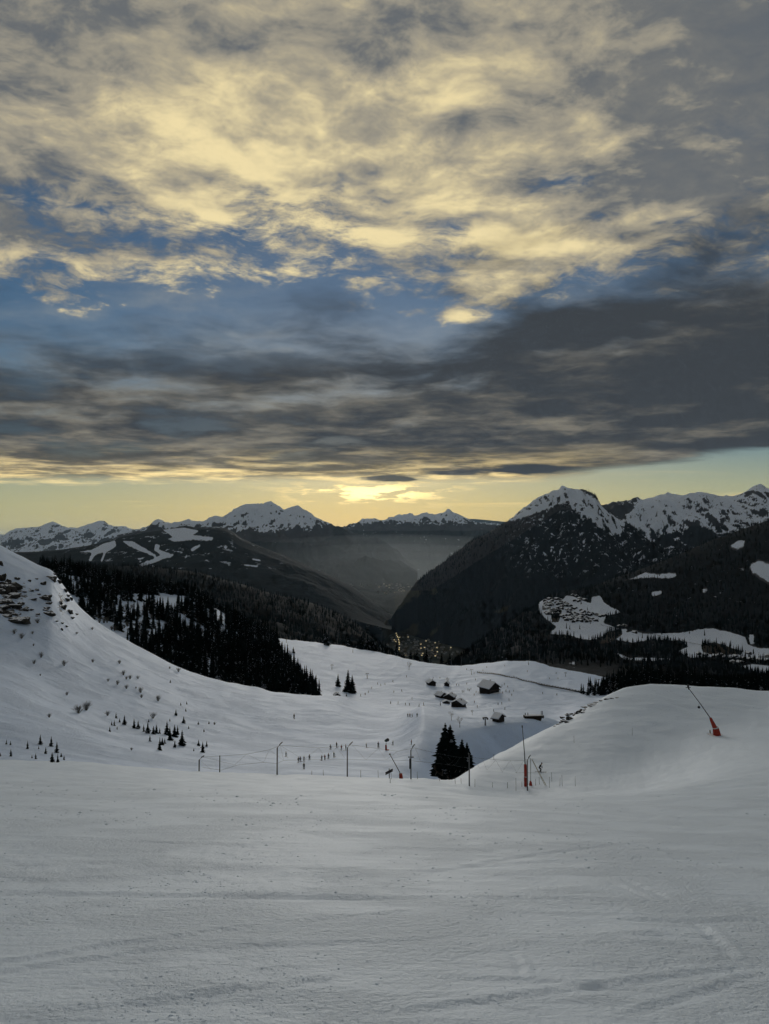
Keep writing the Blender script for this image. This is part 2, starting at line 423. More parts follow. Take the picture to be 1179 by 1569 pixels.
# ================================================================== the near ground: piste, bowl, left hillside, plateau
rows = [
 ('az', [(-1.2, -4, 1.2), (1.2, -4, 1.15)]),
 ('az', [(-1.2, 3, -0.85), (0, 3, -0.9), (1.2, 3, -0.9)]),
 ('az', [(-1.2, 25, -7.0), (-0.5, 25, -7.35), (0, 25, -7.65), (0.3, 25, -7.9), (0.6, 25, -7.7), (1.2, 25, -6.5)]),
 # middle of the piste
 [(-400, 1178, 52), (0, 1182, 52), (300, 1196, 54), (560, 1206, 56), (690, 1216, 62), (810, 1212, 75), (900, 1180, 87), (985, 1143, 101), (1097, 1104, 118), (1179, 1091, 127), (1500, 1086, 131)],
 # lip on the left, crest of the shoulder on the right
 [(-400, 1150, 66), (0, 1166, 70), (120, 1169), (300, 1183, 74), (420, 1187, 75), (560, 1191, 76), (640, 1193, 78), (690, 1196, 82), (725, 1176, 91), (760, 1157, 100), (800, 1137, 108), (860, 1107, 120), (905, 1083, 128), (945, 1063, 135), (985, 1053, 140), (1080, 1055, 145), (1179, 1059, 150), (1500, 1060, 150)],
 # hidden drop behind it
 [(-400, 1165, 88), (0, 1172, 96), (300, 1192, 105), (420, 1196, 108), (560, 1202, 108), (640, 1206, 106), (690, 1212, 104), (725, 1200, 110), (760, 1190, 118), (860, 1150, 140), (985, 1090, 175), (1080, 1090, 180), (1500, 1095, 185)],
 # foot of the left hill, bowl, flank of the mound
 [(-400, 1120, 120), (0, 1135, 125), (100, 1147, 126), (200, 1160, 130), (300, 1172, 135), (420, 1178, 140), (500, 1180, 140), (560, 1183, 142), (600, 1184, 148), (640, 1184, 160), (690, 1188, 176), (725, 1181, 192), (760, 1167, 209), (800, 1156, 219), (860, 1150, 226), (985, 1120, 240), (1500, 1120, 245)],
 # left hillside, bowl, crest of the mound
 [(-400, 930, 215), (0, 1020, 205), (100, 1060, 205), (200, 1090, 208), (300, 1118, 205), (420, 1138, 205), (500, 1142, 205), (560, 1150, 192), (600, 1160, 176), (640, 1143, 183), (668, 1130, 196), (700, 1120, 210), (730, 1114, 219), (760, 1110, 226), (790, 1106, 233), (815, 1104, 237), (840, 1108, 240), (870, 1120, 243), (985, 1118, 258), (1500, 1120, 260)],
 # skyline of the left hill, far hump of the bowl, hollow behind the mound
 [(-400, 690, 320), (-100, 790, 325), (0, 835, 330), (35, 853), (60, 866), (80, 874), (92, 889), (105, 907), (120, 928), (150, 955), (200, 985), (250, 1011), (300, 1033), (330, 1041), (360, 1047), (390, 1053), (420, 1062, 320), (470, 1066, 325), (515, 1067, 335), (545, 1074, 350), (570, 1079, 365), (610, 1081, 380), (640, 1085, 385), (665, 1092, 380), (690, 1104, 360), (715, 1116, 330), (760, 1120, 310), (840, 1122, 310), (985, 1112, 320), (1500, 1110, 330)],
 # hidden hollow
 [(-400, 800, 420), (0, 915, 425), (100, 965, 425), (200, 1030, 420), (300, 1066, 410), (420, 1080, 395), (515, 1078, 420), (570, 1086, 430), (640, 1091, 445), (690, 1102, 430), (760, 1104, 400), (840, 1106, 400), (900, 1090, 420), (985, 1080, 420), (1080, 1085, 420), (1500, 1085, 420)],
 # wooded slope on the left, plateau with the chalets
 [(-400, 780, 580), (0, 905, 570), (100, 932, 580), (200, 958, 585), (300, 988, 592), (420, 1034, 600), (470, 1052, 560), (515, 1057, 560), (570, 1062, 560), (640, 1068, 560), (690, 1075, 560), (760, 1082, 520), (840, 1084, 520), (900, 1072, 540), (970, 1062, 560), (1080, 1070, 560), (1500, 1075, 560)],
 # brow of the wood, far edge of the plateau
 [(-400, 790, 760), (0, 866, 760), (85, 876), (150, 888, 780), (200, 897, 800), (250, 905, 820), (300, 918, 840), (350, 944, 870), (400, 971, 890), (430, 979, 900), (470, 983), (520, 989), (560, 996), (600, 1004, 880), (650, 1015, 860), (700, 1020, 850), (740, 1017), (780, 1013), (810, 1013), (850, 1023, 800), (900, 1032, 760), (970, 1046, 700), (1050, 1056), (1179, 1066), (1500, 1080)],
 ('az', [(-1.2, 1050, -150), (-0.5, 1050, -150), (-0.1, 1100, -250), (0.2, 1050, -260), (0.6, 1000, -250), (1.2, 1000, -250)]),
 ('az', [(-1.2, 1500, -420), (0, 1500, -470), (1.2, 1500, -440)]),
]
counts = [8, 200, 110, 50, 30, 44, 80, 80, 26, 50, 60, 20, 8]
G = Sheet(rows, counts, -0.82, 0.82, 700, 6.0)
# relief: undulation everywhere, ski tracks, ruts and trampled snow near the camera
X, Y, Z = G.X, G.Y, G.Z
dz = 0.0022 * Y**0.75 * fbm(X / 14, Y / 20, 3, 3) * np.clip(Y / 25, 0.15, 3) * 0.8
dz += 0.12 * fbm(X / 5.0, Y / 4.0, 3, 5) * np.clip((Y - 6) / 30, 0.2, 1) * np.clip(160 / (Y + 60), 0.2, 1)
near = np.clip(1 - Y / 60, 0, 1)
patch = np.clip(fbm(X / 3.2, Y / 4.0, 2, 21) * 1.3 + 0.45, 0.12, 1.1)
dz += near * patch * (0.020 * fbm(X * 1.6, Y * 1.9, 4, 31, 0.6) + 0.014 * np.clip(fbm(X * 6.0, Y * 6.0, 2, 41), 0, 1))
def groove(x0, y0, x1, y1, depth, width, curve=0.0, wob=0.25):
    """a ski rut between two photo pixels"""
    a = G0.hit(x0, y0); b = G0.hit(x1, y1)
    if a is None or b is None: return 0
    dx_, dy_ = b.x - a.x, b.y - a.y; L = math.hypot(dx_, dy_)
    t = ((X - a.x) * dx_ + (Y - a.y) * dy_) / L**2
    n = ((X - a.x) * -dy_ + (Y - a.y) * dx_) / L
    width = width * 0.55
    n = n - curve * L * t * (1 - t) - wob * perlin(t * 3.0, x0 * 0.1 + 0 * t, 7) * width * 2
    fade = np.clip(t / 0.15, 0, 1) * np.clip((1 - t) / 0.15, 0, 1)
    g = np.exp(-(n / width)**2); rim = np.exp(-((n - 1.7 * width) / (width * 0.8))**2)
    return 0.28 * fade * (-depth * g + depth * 0.9 * rim)
G0 = G
for g in [(-60, 1372, 640, 1378, 0.07, 0.16, 0.02), (300, 1374, 1050, 1384, 0.05, 0.14, 0.01), (-50, 1487, 420, 1420, 0.05, 0.11, 0.03), (-50, 1500, 300, 1455, 0.04, 0.10, 0.02),
          (950, 1412, 1200, 1410, 0.06, 0.12, 0.01), (930, 1432, 1120, 1438, 0.05, 0.10, 0.0), (420, 1420, 660, 1396, 0.04, 0.10, 0.03), (540, 1560, 1180, 1480, 0.05, 0.10, -0.03),
          (960, 1560, 1190, 1490, 0.05, 0.09, 0.02), (60, 1560, 560, 1500, 0.05, 0.12, 0.03), (620, 1345, 1000, 1290, 0.04, 0.16, 0.02), (930, 1350, 1010, 1385, 0.05, 0.08, 0.03),
          (945, 1345, 1030, 1380, 0.05, 0.08, 0.03), (200, 1250, 700, 1262, 0.05, 0.25, 0.02), (560, 1300, 760, 1306, 0.05, 0.18, 0.0), (-40, 1280, 420, 1300, 0.05, 0.2, 0.02),
          (100, 1345, 420, 1352, 0.04, 0.14, 0.01), (500, 1240, 1100, 1225, 0.05, 0.3, 0.01), (700, 1330, 880, 1322, 0.04, 0.14, 0.0), (300, 1460, 700, 1440, 0.035, 0.10, -0.04),
          (640, 1500, 1000, 1520, 0.035, 0.1, 0.06), (380, 1545, 420, 1400, 0.03, 0.08, 0.05), (1060, 1410, 1120, 1470, 0.06, 0.10, 0.1), (780, 1460, 800, 1500, 0.04, 0.06, 0.15)]:
    dz = dz + groove(*g)
kx = float(ray(697, 1180)[0]) * 119
dz = dz + 3.4 * np.exp(-((X - kx) / 5.5)**2 - ((Y - 121.5) / 5.0)**2)          # knoll under the clump of spruces
G.Z = Z + dz
# broken rock and scrub poking through the snow (its own shape, not shade)
gpx, gpy = project(G.X, G.Y, G.Z)
dark = np.zeros_like(G.Z)
def blot(cx, cy, rx, ry, v, ymin, ymax):
    d = ((gpx - cx) / rx)**2 + ((gpy - cy) / ry)**2
    dark[:] = np.maximum(dark, np.where((G.Y > ymin) & (G.Y < ymax), v * np.exp(-d), 0))
blot(30, 910, 45, 30, 0.55, 180, 340); blot(15, 935, 40, 26, 0.62, 180, 340); blot(95, 925, 12, 32, 0.60, 180, 345); blot(70, 945, 40, 22, 0.42, 180, 340)
blot(885, 1088, 26, 12, 0.70, 100, 150); blot(935, 1066, 28, 6, 0.42, 100, 150)
blot(685, 1186, 26, 10, 1.0, 92, 150)
dark[:] += np.where((gpx < 440) & (G.Y > 400), 0.22, 0)
M['piste'] = snow_material('groomed_snow', 3.0)
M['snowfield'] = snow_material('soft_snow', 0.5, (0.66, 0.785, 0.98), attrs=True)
split = G.row_start[5]
G.mesh('piste', 0, split + 1, M['snowfield'] if False else M['piste'], {'dark': dark})
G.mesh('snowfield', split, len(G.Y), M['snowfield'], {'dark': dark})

# ================================================================== far terrain
def far_sheet(name, rows, counts, px0, px1, step, mat, amp, wl, fn, seed=0, crest=None, ridge_amp=None, aniso=1.0, crest_amp=0.0):
    a0, a1 = float(ray(px0, 800)[0]), float(ray(px1, 800)[0])
    sh = Sheet(rows, counts, a0, a1, max(8, int((px1 - px0) / step)))
    nr = len(sh.Y)
    kc = sh.row_start[crest]                         # index of the crest row
    i = np.arange(nr)[:, None]
    t = np.clip(i / kc, 0, 2)                        # 0 foot, 1 crest
    env = np.clip(t * 3.0, 0.1, 1) * (1 - 0.80 * np.exp(-((t - 1) / 0.17)**2))
    ra = amp if ridge_amp is None else ridge_amp
    n = amp * fbm(sh.X / wl, sh.Y / (wl * aniso), 6, seed, 0.52) + ra * (ridged(sh.X / (wl * 1.3), sh.Y / (wl * 2.2), 5, seed + 50, 0.55) - 0.7)
    sh.Z = sh.Z + n * env + crest_amp * np.exp(-((t - 1) / 0.10)**2) * (fbm(sh.X / (wl * 0.11), sh.Y / (wl * 0.3), 4, seed + 90, 0.6) + 0.6 * ridged(sh.X / (wl * .2), sh.Y / (wl * .5), 3, seed + 70) - 0.3)
    sh.px, sh.py = project(sh.X, sh.Y, sh.Z)
    # slope measure
    gy = np.gradient(sh.Z, axis=0) / np.maximum(np.gradient(sh.Y, axis=0), 1e-3)
    gx = np.gradient(sh.Z, axis=1) / np.maximum(np.gradient(sh.X, axis=1), 1e-3)
    sh.slope = np.hypot(gx, gy); sh.t = np.broadcast_to(t, sh.Z.shape); sh.gx = gx; sh.gy = gy
    sh.attrs = fn(sh)
    sh.obj = sh.mesh(name, 0, nr, mat, sh.attrs)
    return sh
def up(crest_row, dz_, dY):
    return crest_row
def poly_c(poly, ox, oy, k):
    return [(ox + x / k, oy + y / k) for x, y in poly]
def mask(sh, polys, blur=5):
    m = np.zeros(sh.px.shape)
    for p in polys: m = np.maximum(m, inpoly(sh.px, sh.py, p).astype(float))
    for _ in range(blur):
        q = np.pad(m, 1, mode='edge'); m = (q[:-2, 1:-1] + q[2:, 1:-1] + q[1:-1, :-2] + q[1:-1, 2:] + 2 * m) / 6
    return m

def steep(s, wl, seed):
    sl = s.slope; vis_ = s.t <= 1.0
    q = (sl - np.median(sl[vis_])) / (np.std(sl[vis_]) + 1e-6)
    return np.clip(0.35 * q, -0.25, 0.7) + 0.42 * (0.92 - ridged(s.X / wl, s.Z / (wl * 3.0) + s.Y / (wl * 4), 4, seed, 0.55))
# --- valley floor: one sheet out to the horizon
FLOOR = -752.0
vf_mat = mountain_material('valley_fields', 260, forest=(0.020, 0.024, 0.018), rock=(0.045, 0.045, 0.035), k=0.5, bare=(0.05, 0.048, 0.032))
yy = 1300 * (90000 / 1300) ** np.linspace(0, 1, 220)
aa = np.linspace(-1.0, 1.0, 260)
VX = aa[None, :] * yy[:, None]; VY = np.repeat(yy[:, None], 260, 1)
VZ = FLOOR + 14 * fbm(VX / 900, VY / 900, 3, 77)
vs = Sheet.__new__(Sheet); vs.a = aa; vs.y0 = 0; vs.X, vs.Y, vs.Z = VX, VY, VZ
vs.px, vs.py = project(VX, VY, VZ)
snowp = [[(586, 975), (597, 972), (599, 978), (588, 980)], [(592, 982), (600, 980), (600, 985), (592, 986)], [(584, 992), (596, 989), (598, 995), (582, 997)],
         [(562, 942), (600, 936), (604, 940), (566, 947)], [(600, 938), (616, 926), (618, 928), (604, 941)]]
vs.obj = vs.mesh('valley_floor', 0, 220, vf_mat, {'snow': mask(vs, snowp) * 0.9, 'forest': 0.5 + 0.5 * fbm(VX / 700, VY / 700, 2, 5), 'bare': 0.4 + 0.6 * fbm(VX / 400, VY / 400, 2, 9), 'speck': np.zeros_like(VX)})

# --- far left range
def f_m5(s):
    return {'snow': 0.82 - 0.8 * steep(s, 260, 3) - 0.6 * np.clip(0.55 - s.t, 0, 1) * (s.t < 1), 'forest': np.clip(0.5 - s.t, 0, 1), 'speck': s.t * 0}
m_far = mountain_material('far_range', 700, rock=(0.07, 0.07, 0.075))
far_sheet('far_mountains', [
    [(-200, 856, 18000), (260, 852)], [(-200, 838, 20500), (0, 835), (60, 828), (120, 838), (260, 836)],
    [(-200, 800, 24000), (-60, 812), (0, 822), (30, 812), (50, 812), (70, 806), (85, 804), (100, 810), (118, 812), (130, 809), (145, 805), (158, 801), (168, 807), (190, 811), (207, 814), (230, 818), (260, 822)],
    [(-200, 850, 30000), (260, 850)]], [30, 40, 14], -200, 260, 1.0, m_far, 260, 2300, f_m5, 3, 2, crest_amp=40)
# --- faint last ridge at the centre right
m_hor = mountain_material('last_ridge', 2000)
far_sheet('horizon_ridge', [[(660, 820, 34000), (820, 820)], [(660, 800, 38000), (700, 797), (720, 795), (745, 797), (775, 800), (820, 804)], [(660, 830, 46000), (820, 830)]],
          [12, 8], 660, 820, 1.5, m_hor, 60, 4000, lambda s: {'snow': s.t * 0 + 0.1, 'forest': s.t * 0 + 0.6, 'speck': s.t * 0}, 5, 1)
# --- centre range
def f_m6(s):
    return {'snow': np.clip((807 - s.py) / 14, 0, 1) * 0.95 + 0.1 - 0.75 * steep(s, 160, 5), 'forest': np.clip((s.py - 806) / 14, 0, 1), 'speck': s.t * 0}
m_cen = mountain_material('centre_range', 420, forest=(0.020, 0.022, 0.020))
far_sheet('mountain_range', [
    [(470, 905, 12500), (600, 900), (820, 900)], [(470, 850, 14500), (560, 850), (640, 850), (700, 845), (820, 850)], [(470, 828, 16500), (560, 824), (640, 822), (700, 818), (740, 815), (820, 820)],
    [(470, 812, 18500), (520, 807), (545, 803), (560, 797), (575, 795), (590, 797), (600, 792), (625, 788), (640, 790), (650, 788), (668, 789), (680, 787), (688, 783), (694, 787), (700, 789), (715, 797), (730, 802), (745, 804), (775, 809), (820, 815)],
    [(470, 840, 22000), (820, 840)]], [40, 30, 40, 12], 470, 820, 0.8, m_cen, 170, 1500, f_m6, 9, 3, crest_amp=36)
# --- big snow mountain, left of centre
def f_m4(s):
    cut = 822 + 8 * fbm(s.px / 25, s.px * 0, 2, 4)
    return {'snow': np.clip((cut - s.py) / 22, 0, 1) * 0.95 + 0.08 - 0.72 * steep(s, 130, 6) - 0.6 * np.clip((s.px - 480) / 40, 0, 1), 'forest': np.clip((s.py - 822) / 18, 0, 1) + np.clip((s.px - 490) / 40, 0, .6), 'speck': s.t * 0}
m_big = mountain_material('snow_mountain', 330, forest=(0.020, 0.022, 0.021))
far_sheet('snow_mountain', [
    [(180, 905, 8500), (400, 905), (640, 905)], [(180, 870, 10000), (300, 862), (420, 862), (520, 865), (640, 892)],
    [(180, 835, 12000), (300, 825), (400, 815), (470, 820), (520, 828), (580, 850), (640, 885)],
    [(180, 825, 13500), (228, 812), (236, 803), (246, 799), (256, 804), (270, 802), (288, 797), (300, 800), (315, 799), (330, 793), (340, 796), (350, 792), (362, 783), (380, 774), (398, 773), (412, 770), (424, 775), (436, 782), (448, 781), (456, 779), (468, 785), (490, 798), (515, 806), (540, 815), (570, 832), (600, 852), (640, 880)],
    [(180, 860, 17000), (640, 890)]], [30, 30, 50, 12], 180, 640, 0.8, m_big, 150, 1300, f_m4, 13, 3, crest_amp=26)
# --- wooded ski hill with pistes
K1 = 2.9475
pistes = [poly_c(p, 0, 720, K1) for p in (
    [(350, 372), (420, 357), (470, 332), (520, 318), (528, 345), (482, 372), (462, 420), (452, 416), (470, 372), (432, 385), (412, 415), (400, 410), (415, 375)],
    [(550, 320), (600, 322), (708, 385), (702, 392), (640, 368), (590, 348)], [(750, 312), (800, 298), (880, 295), (967, 303), (960, 320), (880, 318), (790, 324)],
    [(700, 333), (727, 340), (717, 358), (760, 376), (792, 378), (780, 394), (740, 402), (700, 420), (640, 437), (606, 432), (690, 403), (732, 385), (698, 365)],
    [(848, 360), (905, 333), (910, 345), (870, 370)], [(1075, 423), (1170, 432), (1165, 440), (1085, 432)], [(998, 335), (1032, 350), (1020, 357)],
    [(735, 270), (830, 260), (905, 275), (865, 297), (780, 302)], [(1140, 400), (1179, 405), (1179, 412), (1140, 408)])]
def f_m3(s):
    return {'snow': mask(s, pistes) * 1.0 - 0.03, 'forest': 1.0 + s.t * 0, 'speck': np.clip(1.2 - np.abs(s.px - 260) / 170, 0, 1) * (s.py < 872)}
m_ski = mountain_material('wooded_ski_hill', 330, forest=(0.013, 0.017, 0.018), k=0.8, speck=0.10)
far_sheet('ski_hill', [
    [(-150, 905, 4800), (150, 905), (300, 915), (450, 930), (600, 965)], [(-150, 880, 5400), (150, 875), (300, 875), (450, 890), (600, 955, 5600)],
    [(-150, 850, 6800), (20, 846), (60, 845), (100, 841), (140, 835), (180, 824), (220, 816), (258, 811), (285, 806), (302, 808), (330, 807), (348, 811), (370, 824), (400, 838), (450, 857), (500, 880, 6600), (540, 900), (565, 918), (600, 945)],
    [(-150, 900, 8500), (600, 950)]], [30, 60, 10], -150, 600, 0.9, m_ski, 16, 420, f_m3, 17, 2)
# --- wooded hill in the valley with the far village
far_sheet('valley_hill', [[(400, 962, 6300), (540, 960), (680, 965)], [(400, 950, 7200), (480, 924, 7800), (520, 910, 8200), (560, 906), (585, 912), (610, 908), (640, 903), (680, 930)], [(400, 935, 9500), (680, 930)]],
          [30, 10], 400, 680, 0.9, mountain_material('valley_hill_wood', 200, forest=(0.022, 0.024, 0.019), bare=(0.05, 0.046, 0.03)), 14, 260,
          lambda s: {'snow': s.t * 0, 'forest': s.t * 0 + 1, 'bare': np.clip((s.px - 590) / 30, 0, 0.6), 'speck': s.t * 0}, 23, 1)
# --- dark wooded spur on the left
W2 = far_sheet('wooded_spur', [[(60, 960, 1500), (300, 1000), (450, 1020), (620, 1040)], [(60, 925, 2000), (300, 945), (420, 965), (520, 985), (620, 1020)],
          [(60, 866, 2700), (200, 867), (250, 871), (300, 877), (325, 884), (350, 890), (380, 898), (419, 912), (445, 917), (469, 923), (500, 934), (522, 944), (558, 966), (585, 990), (620, 1012)], [(60, 900, 3400), (620, 1020)]],
          [30, 40, 8], 60, 620, 0.9, mountain_material('spur_wood', 150, forest=(0.007, 0.009, 0.009), bare=(0.010, 0.011, 0.009), speck=0.0), 12, 240,
          lambda s: {'snow': s.t * 0 + 0.9 * mask(s, [[(428, 949), (440, 947), (443, 951), (430, 953)]]), 'forest': s.t * 0 + 1, 'bare': np.clip((s.px - 360) / 60, 0, 0.75), 'speck': s.t * 0}, 29, 2)
# --- far right mountain
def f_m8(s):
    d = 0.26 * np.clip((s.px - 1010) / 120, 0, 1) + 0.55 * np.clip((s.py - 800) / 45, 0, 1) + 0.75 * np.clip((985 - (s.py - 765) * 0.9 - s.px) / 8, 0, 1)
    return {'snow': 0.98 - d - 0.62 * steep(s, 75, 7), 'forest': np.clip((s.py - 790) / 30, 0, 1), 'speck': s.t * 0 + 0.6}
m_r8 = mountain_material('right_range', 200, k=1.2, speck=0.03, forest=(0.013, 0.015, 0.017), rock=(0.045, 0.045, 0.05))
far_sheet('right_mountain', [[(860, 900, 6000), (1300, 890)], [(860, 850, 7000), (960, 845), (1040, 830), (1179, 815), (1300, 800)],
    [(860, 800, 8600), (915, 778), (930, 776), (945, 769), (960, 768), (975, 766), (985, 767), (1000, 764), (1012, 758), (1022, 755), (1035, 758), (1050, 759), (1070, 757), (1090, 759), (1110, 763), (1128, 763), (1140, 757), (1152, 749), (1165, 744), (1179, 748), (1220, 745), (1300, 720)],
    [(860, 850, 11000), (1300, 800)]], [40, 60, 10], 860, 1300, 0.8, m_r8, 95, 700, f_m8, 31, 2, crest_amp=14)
def Yf(py): return float((FLOOR - EYE) / ray(640, py)[1])
# --- the sharp peak on the right and its long wooded flank
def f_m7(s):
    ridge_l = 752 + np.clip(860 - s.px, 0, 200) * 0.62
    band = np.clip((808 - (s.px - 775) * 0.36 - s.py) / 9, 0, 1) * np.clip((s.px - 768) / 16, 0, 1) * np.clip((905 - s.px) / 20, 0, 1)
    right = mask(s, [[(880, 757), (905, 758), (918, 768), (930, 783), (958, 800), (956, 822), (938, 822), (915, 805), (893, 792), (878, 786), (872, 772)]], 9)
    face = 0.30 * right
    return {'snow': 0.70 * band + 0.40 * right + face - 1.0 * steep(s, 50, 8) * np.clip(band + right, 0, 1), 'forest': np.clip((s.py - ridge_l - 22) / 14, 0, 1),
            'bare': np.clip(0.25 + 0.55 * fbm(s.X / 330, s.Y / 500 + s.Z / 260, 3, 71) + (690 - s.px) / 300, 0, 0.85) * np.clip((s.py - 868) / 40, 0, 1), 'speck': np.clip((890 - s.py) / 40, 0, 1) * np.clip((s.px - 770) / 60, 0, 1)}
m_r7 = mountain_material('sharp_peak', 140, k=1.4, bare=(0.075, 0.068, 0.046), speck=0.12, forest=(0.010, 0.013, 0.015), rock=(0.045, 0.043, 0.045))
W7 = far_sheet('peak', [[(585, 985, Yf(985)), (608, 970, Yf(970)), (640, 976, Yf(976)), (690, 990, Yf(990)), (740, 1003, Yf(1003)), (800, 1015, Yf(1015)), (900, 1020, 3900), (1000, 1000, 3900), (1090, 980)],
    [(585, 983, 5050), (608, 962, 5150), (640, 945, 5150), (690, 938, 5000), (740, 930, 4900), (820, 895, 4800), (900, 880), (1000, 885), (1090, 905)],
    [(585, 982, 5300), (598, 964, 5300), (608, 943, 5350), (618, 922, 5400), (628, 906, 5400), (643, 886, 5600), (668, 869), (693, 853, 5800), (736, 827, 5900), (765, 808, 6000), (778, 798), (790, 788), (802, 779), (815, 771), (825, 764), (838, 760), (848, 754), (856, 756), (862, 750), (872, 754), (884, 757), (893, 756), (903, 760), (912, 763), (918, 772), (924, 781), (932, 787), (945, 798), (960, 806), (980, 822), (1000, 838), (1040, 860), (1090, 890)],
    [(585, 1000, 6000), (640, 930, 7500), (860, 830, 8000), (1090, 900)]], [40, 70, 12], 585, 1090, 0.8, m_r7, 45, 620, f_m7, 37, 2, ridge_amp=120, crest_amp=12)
# --- wooded hill on the right with the snowy terrace and its village
K3 = 2.955
clear = [poly_c(p, 780, 720, K3) for p in (
    [(500, 503), (560, 487), (620, 463), (680, 470), (757, 463), (762, 486), (690, 492), (600, 489), (530, 502)], [(985, 352), (1030, 323), (1075, 315), (1065, 350), (1030, 364)],
    [(1010, 432), (1060, 438), (1100, 453), (1088, 428), (1130, 406), (1200, 425), (1200, 530), (1150, 502), (1110, 472), (1050, 456)],
    [(138, 585), (200, 588), (240, 590), (260, 568), (290, 572), (330, 590), (370, 602), (375, 575), (412, 566), (432, 600), (462, 620), (512, 645), (440, 662), (430, 690), (480, 713), (545, 720), (492, 772), (420, 752), (390, 772), (330, 767), (280, 750), (222, 747), (178, 742), (217, 710), (175, 682), (133, 640)],
    [(500, 745), (560, 728), (660, 740), (760, 738), (860, 723), (920, 716), (1000, 733), (1070, 755), (1082, 790), (1120, 800), (1200, 810), (1200, 872), (1100, 852), (1000, 852), (900, 847), (820, 852), (765, 820), (812, 800), (782, 773), (650, 770), (560, 782), (487, 772)],
    [(1035, 890), (1100, 878), (1200, 890), (1200, 940), (1110, 912)], [(478, 823), (540, 848), (745, 853), (745, 862), (620, 866), (520, 858)], [(245, 882), (300, 862), (312, 886)],
    [(640, 555), (690, 545), (700, 560), (650, 575)], [(870, 540), (905, 530), (905, 550), (880, 560)], [(1085, 745), (1110, 745), (1115, 790), (1090, 785)])]
holes = [poly_c(p, 780, 720, K3) for p in ([(870, 792), (930, 780), (1060, 822), (1050, 838), (940, 838), (880, 830)], [(190, 640), (240, 640), (225, 690), (195, 690)], [(440, 735), (500, 720), (515, 745), (460, 780), (410, 790)])]
def f_m9(s):
    hm = mask(s, holes, 3)
    s.clear = np.clip(mask(s, clear, 8) - hm * 0.8, 0, 1)
    return {'snow': s.clear * 0.86 - 0.02, 'forest': 1 - s.clear, 'bare': hm, 'speck': 0.7 + s.t * 0}
m_r9 = mountain_material('terrace_hill', 70, k=0.9, forest=(0.010, 0.012, 0.013), bare=(0.06, 0.05, 0.038), speck=0.03, snow=(0.74, 0.80, 0.90))
W9 = far_sheet('wooded_hill', [[(680, 1050, 1350), (850, 1048), (1000, 1058), (1340, 1080)], [(680, 1040, 1700), (850, 1010, 1750), (1000, 1022, 1700), (1179, 1043, 1650), (1340, 1050)],
    [(680, 1032, 2100), (850, 972, 2250), (1000, 985, 2150), (1179, 1005, 2000), (1340, 1010)], [(680, 1026, 2350), (850, 930, 2650), (1000, 945, 2500), (1179, 950, 2350), (1340, 940)],
    [(680, 1024, 2450), (720, 1014), (760, 1000, 2500), (790, 968, 2650), (815, 938, 2750), (828, 924, 2800), (850, 912, 2900), (880, 906, 2950), (910, 900), (940, 888, 3050), (1000, 866, 3200), (1050, 846, 3300), (1090, 828, 3400), (1130, 814, 3500), (1179, 797, 3600), (1340, 740, 3700)],
    [(680, 1040, 3000), (850, 930, 3500), (1340, 800, 4500)]], [26, 60, 60, 60, 10], 680, 1340, 0.8, m_r9, 7, 160, f_m9, 43, 4)

# ================================================================== objects
class MB:
    """collects simple solids; build() links them as one mesh object"""
    def __init__(s): s.v = []; s.f = []; s.m = []
    def poly(s, verts, faces, mi=0):
        o = len(s.v); s.v += [tuple(v) for v in verts]
        for f in faces: s.f.append(tuple(i + o for i in f)); s.m.append(mi)
    def tube(s, pts, radii, n=6, mi=0, cap=True):
        pts = [Vector(p) for p in pts]
        if not isinstance(radii, (list, tuple)): radii = [radii] * len(pts)
        rings = []
        for i, p in enumerate(pts):
            d = (pts[min(i+1, len(pts)-1)] - pts[max(i-1, 0)]).normalized()
            u = d.cross(Vector((0, 0, 1)) if abs(d.z) < 0.9 else Vector((1, 0, 0))).normalized(); w = d.cross(u)
            rings.append([p + (u * math.cos(2*math.pi*k/n) + w * math.sin(2*math.pi*k/n)) * radii[i] for k in range(n)])
        vs = [v for r in rings for v in r]; fs = []
        for i in range(len(pts) - 1):
            for k in range(n):
                a = i*n + k; b = i*n + (k+1) % n
                fs.append((a, b, b + n, a + n))
        if cap: fs += [tuple(range(n))[::-1], tuple(range((len(pts)-1)*n, len(pts)*n))]
        s.poly(vs, fs, mi)
    def box(s, c, size, rot=None, mi=0, bevel=0.0):
        x, y, z = (d/2 for d in size); R = rot or Matrix.Identity(3)
        vs = [Vector(c) + R @ Vector((sx*x, sy*y, sz*z)) for sz in (-1, 1) for sy in (-1, 1) for sx in (-1, 1)]
        s.poly(vs, [(0, 2, 3, 1), (4, 5, 7, 6), (0, 1, 5, 4), (2, 6, 7, 3), (0, 4, 6, 2), (1, 3, 7, 5)], mi)
    def mesh(s, name, mats, smooth=False):
        me = bpy.data.meshes.new(name); me.from_pydata(s.v, [], s.f)
        for m in (mats if isinstance(mats, (list, tuple)) else [mats]): me.materials.append(m)
        me.polygons.foreach_set('material_index', s.m)
        if smooth: me.polygons.foreach_set('use_smooth', [True] * len(s.f))
        me.update(); return me
    def build(s, name, mats, parent=None, smooth=False, loc=None):
        return link(name, s.mesh(name, mats, smooth), parent, loc)
def link(name, me, parent=None, loc=None):
    o = bpy.data.objects.new(name, me); COL.link(o)
    if parent: o.parent = parent
    if loc is not None: o.location = loc
    return o
def tag(o, label, cat, group=None, kind=None):
    o['label'] = label; o['category'] = cat
    if group: o['group'] = group
    if kind: o['kind'] = kind
    return o
def thing(name, label, cat, loc, group=None, rz=0.0, sc_=1.0):
    o = bpy.data.objects.new(name, None); COL.link(o); o.empty_display_size = 0.2
    o.location = loc; o.rotation_euler = (0, 0, rz); o.scale = (sc_,) * 3
    return tag(o, label, cat, group)
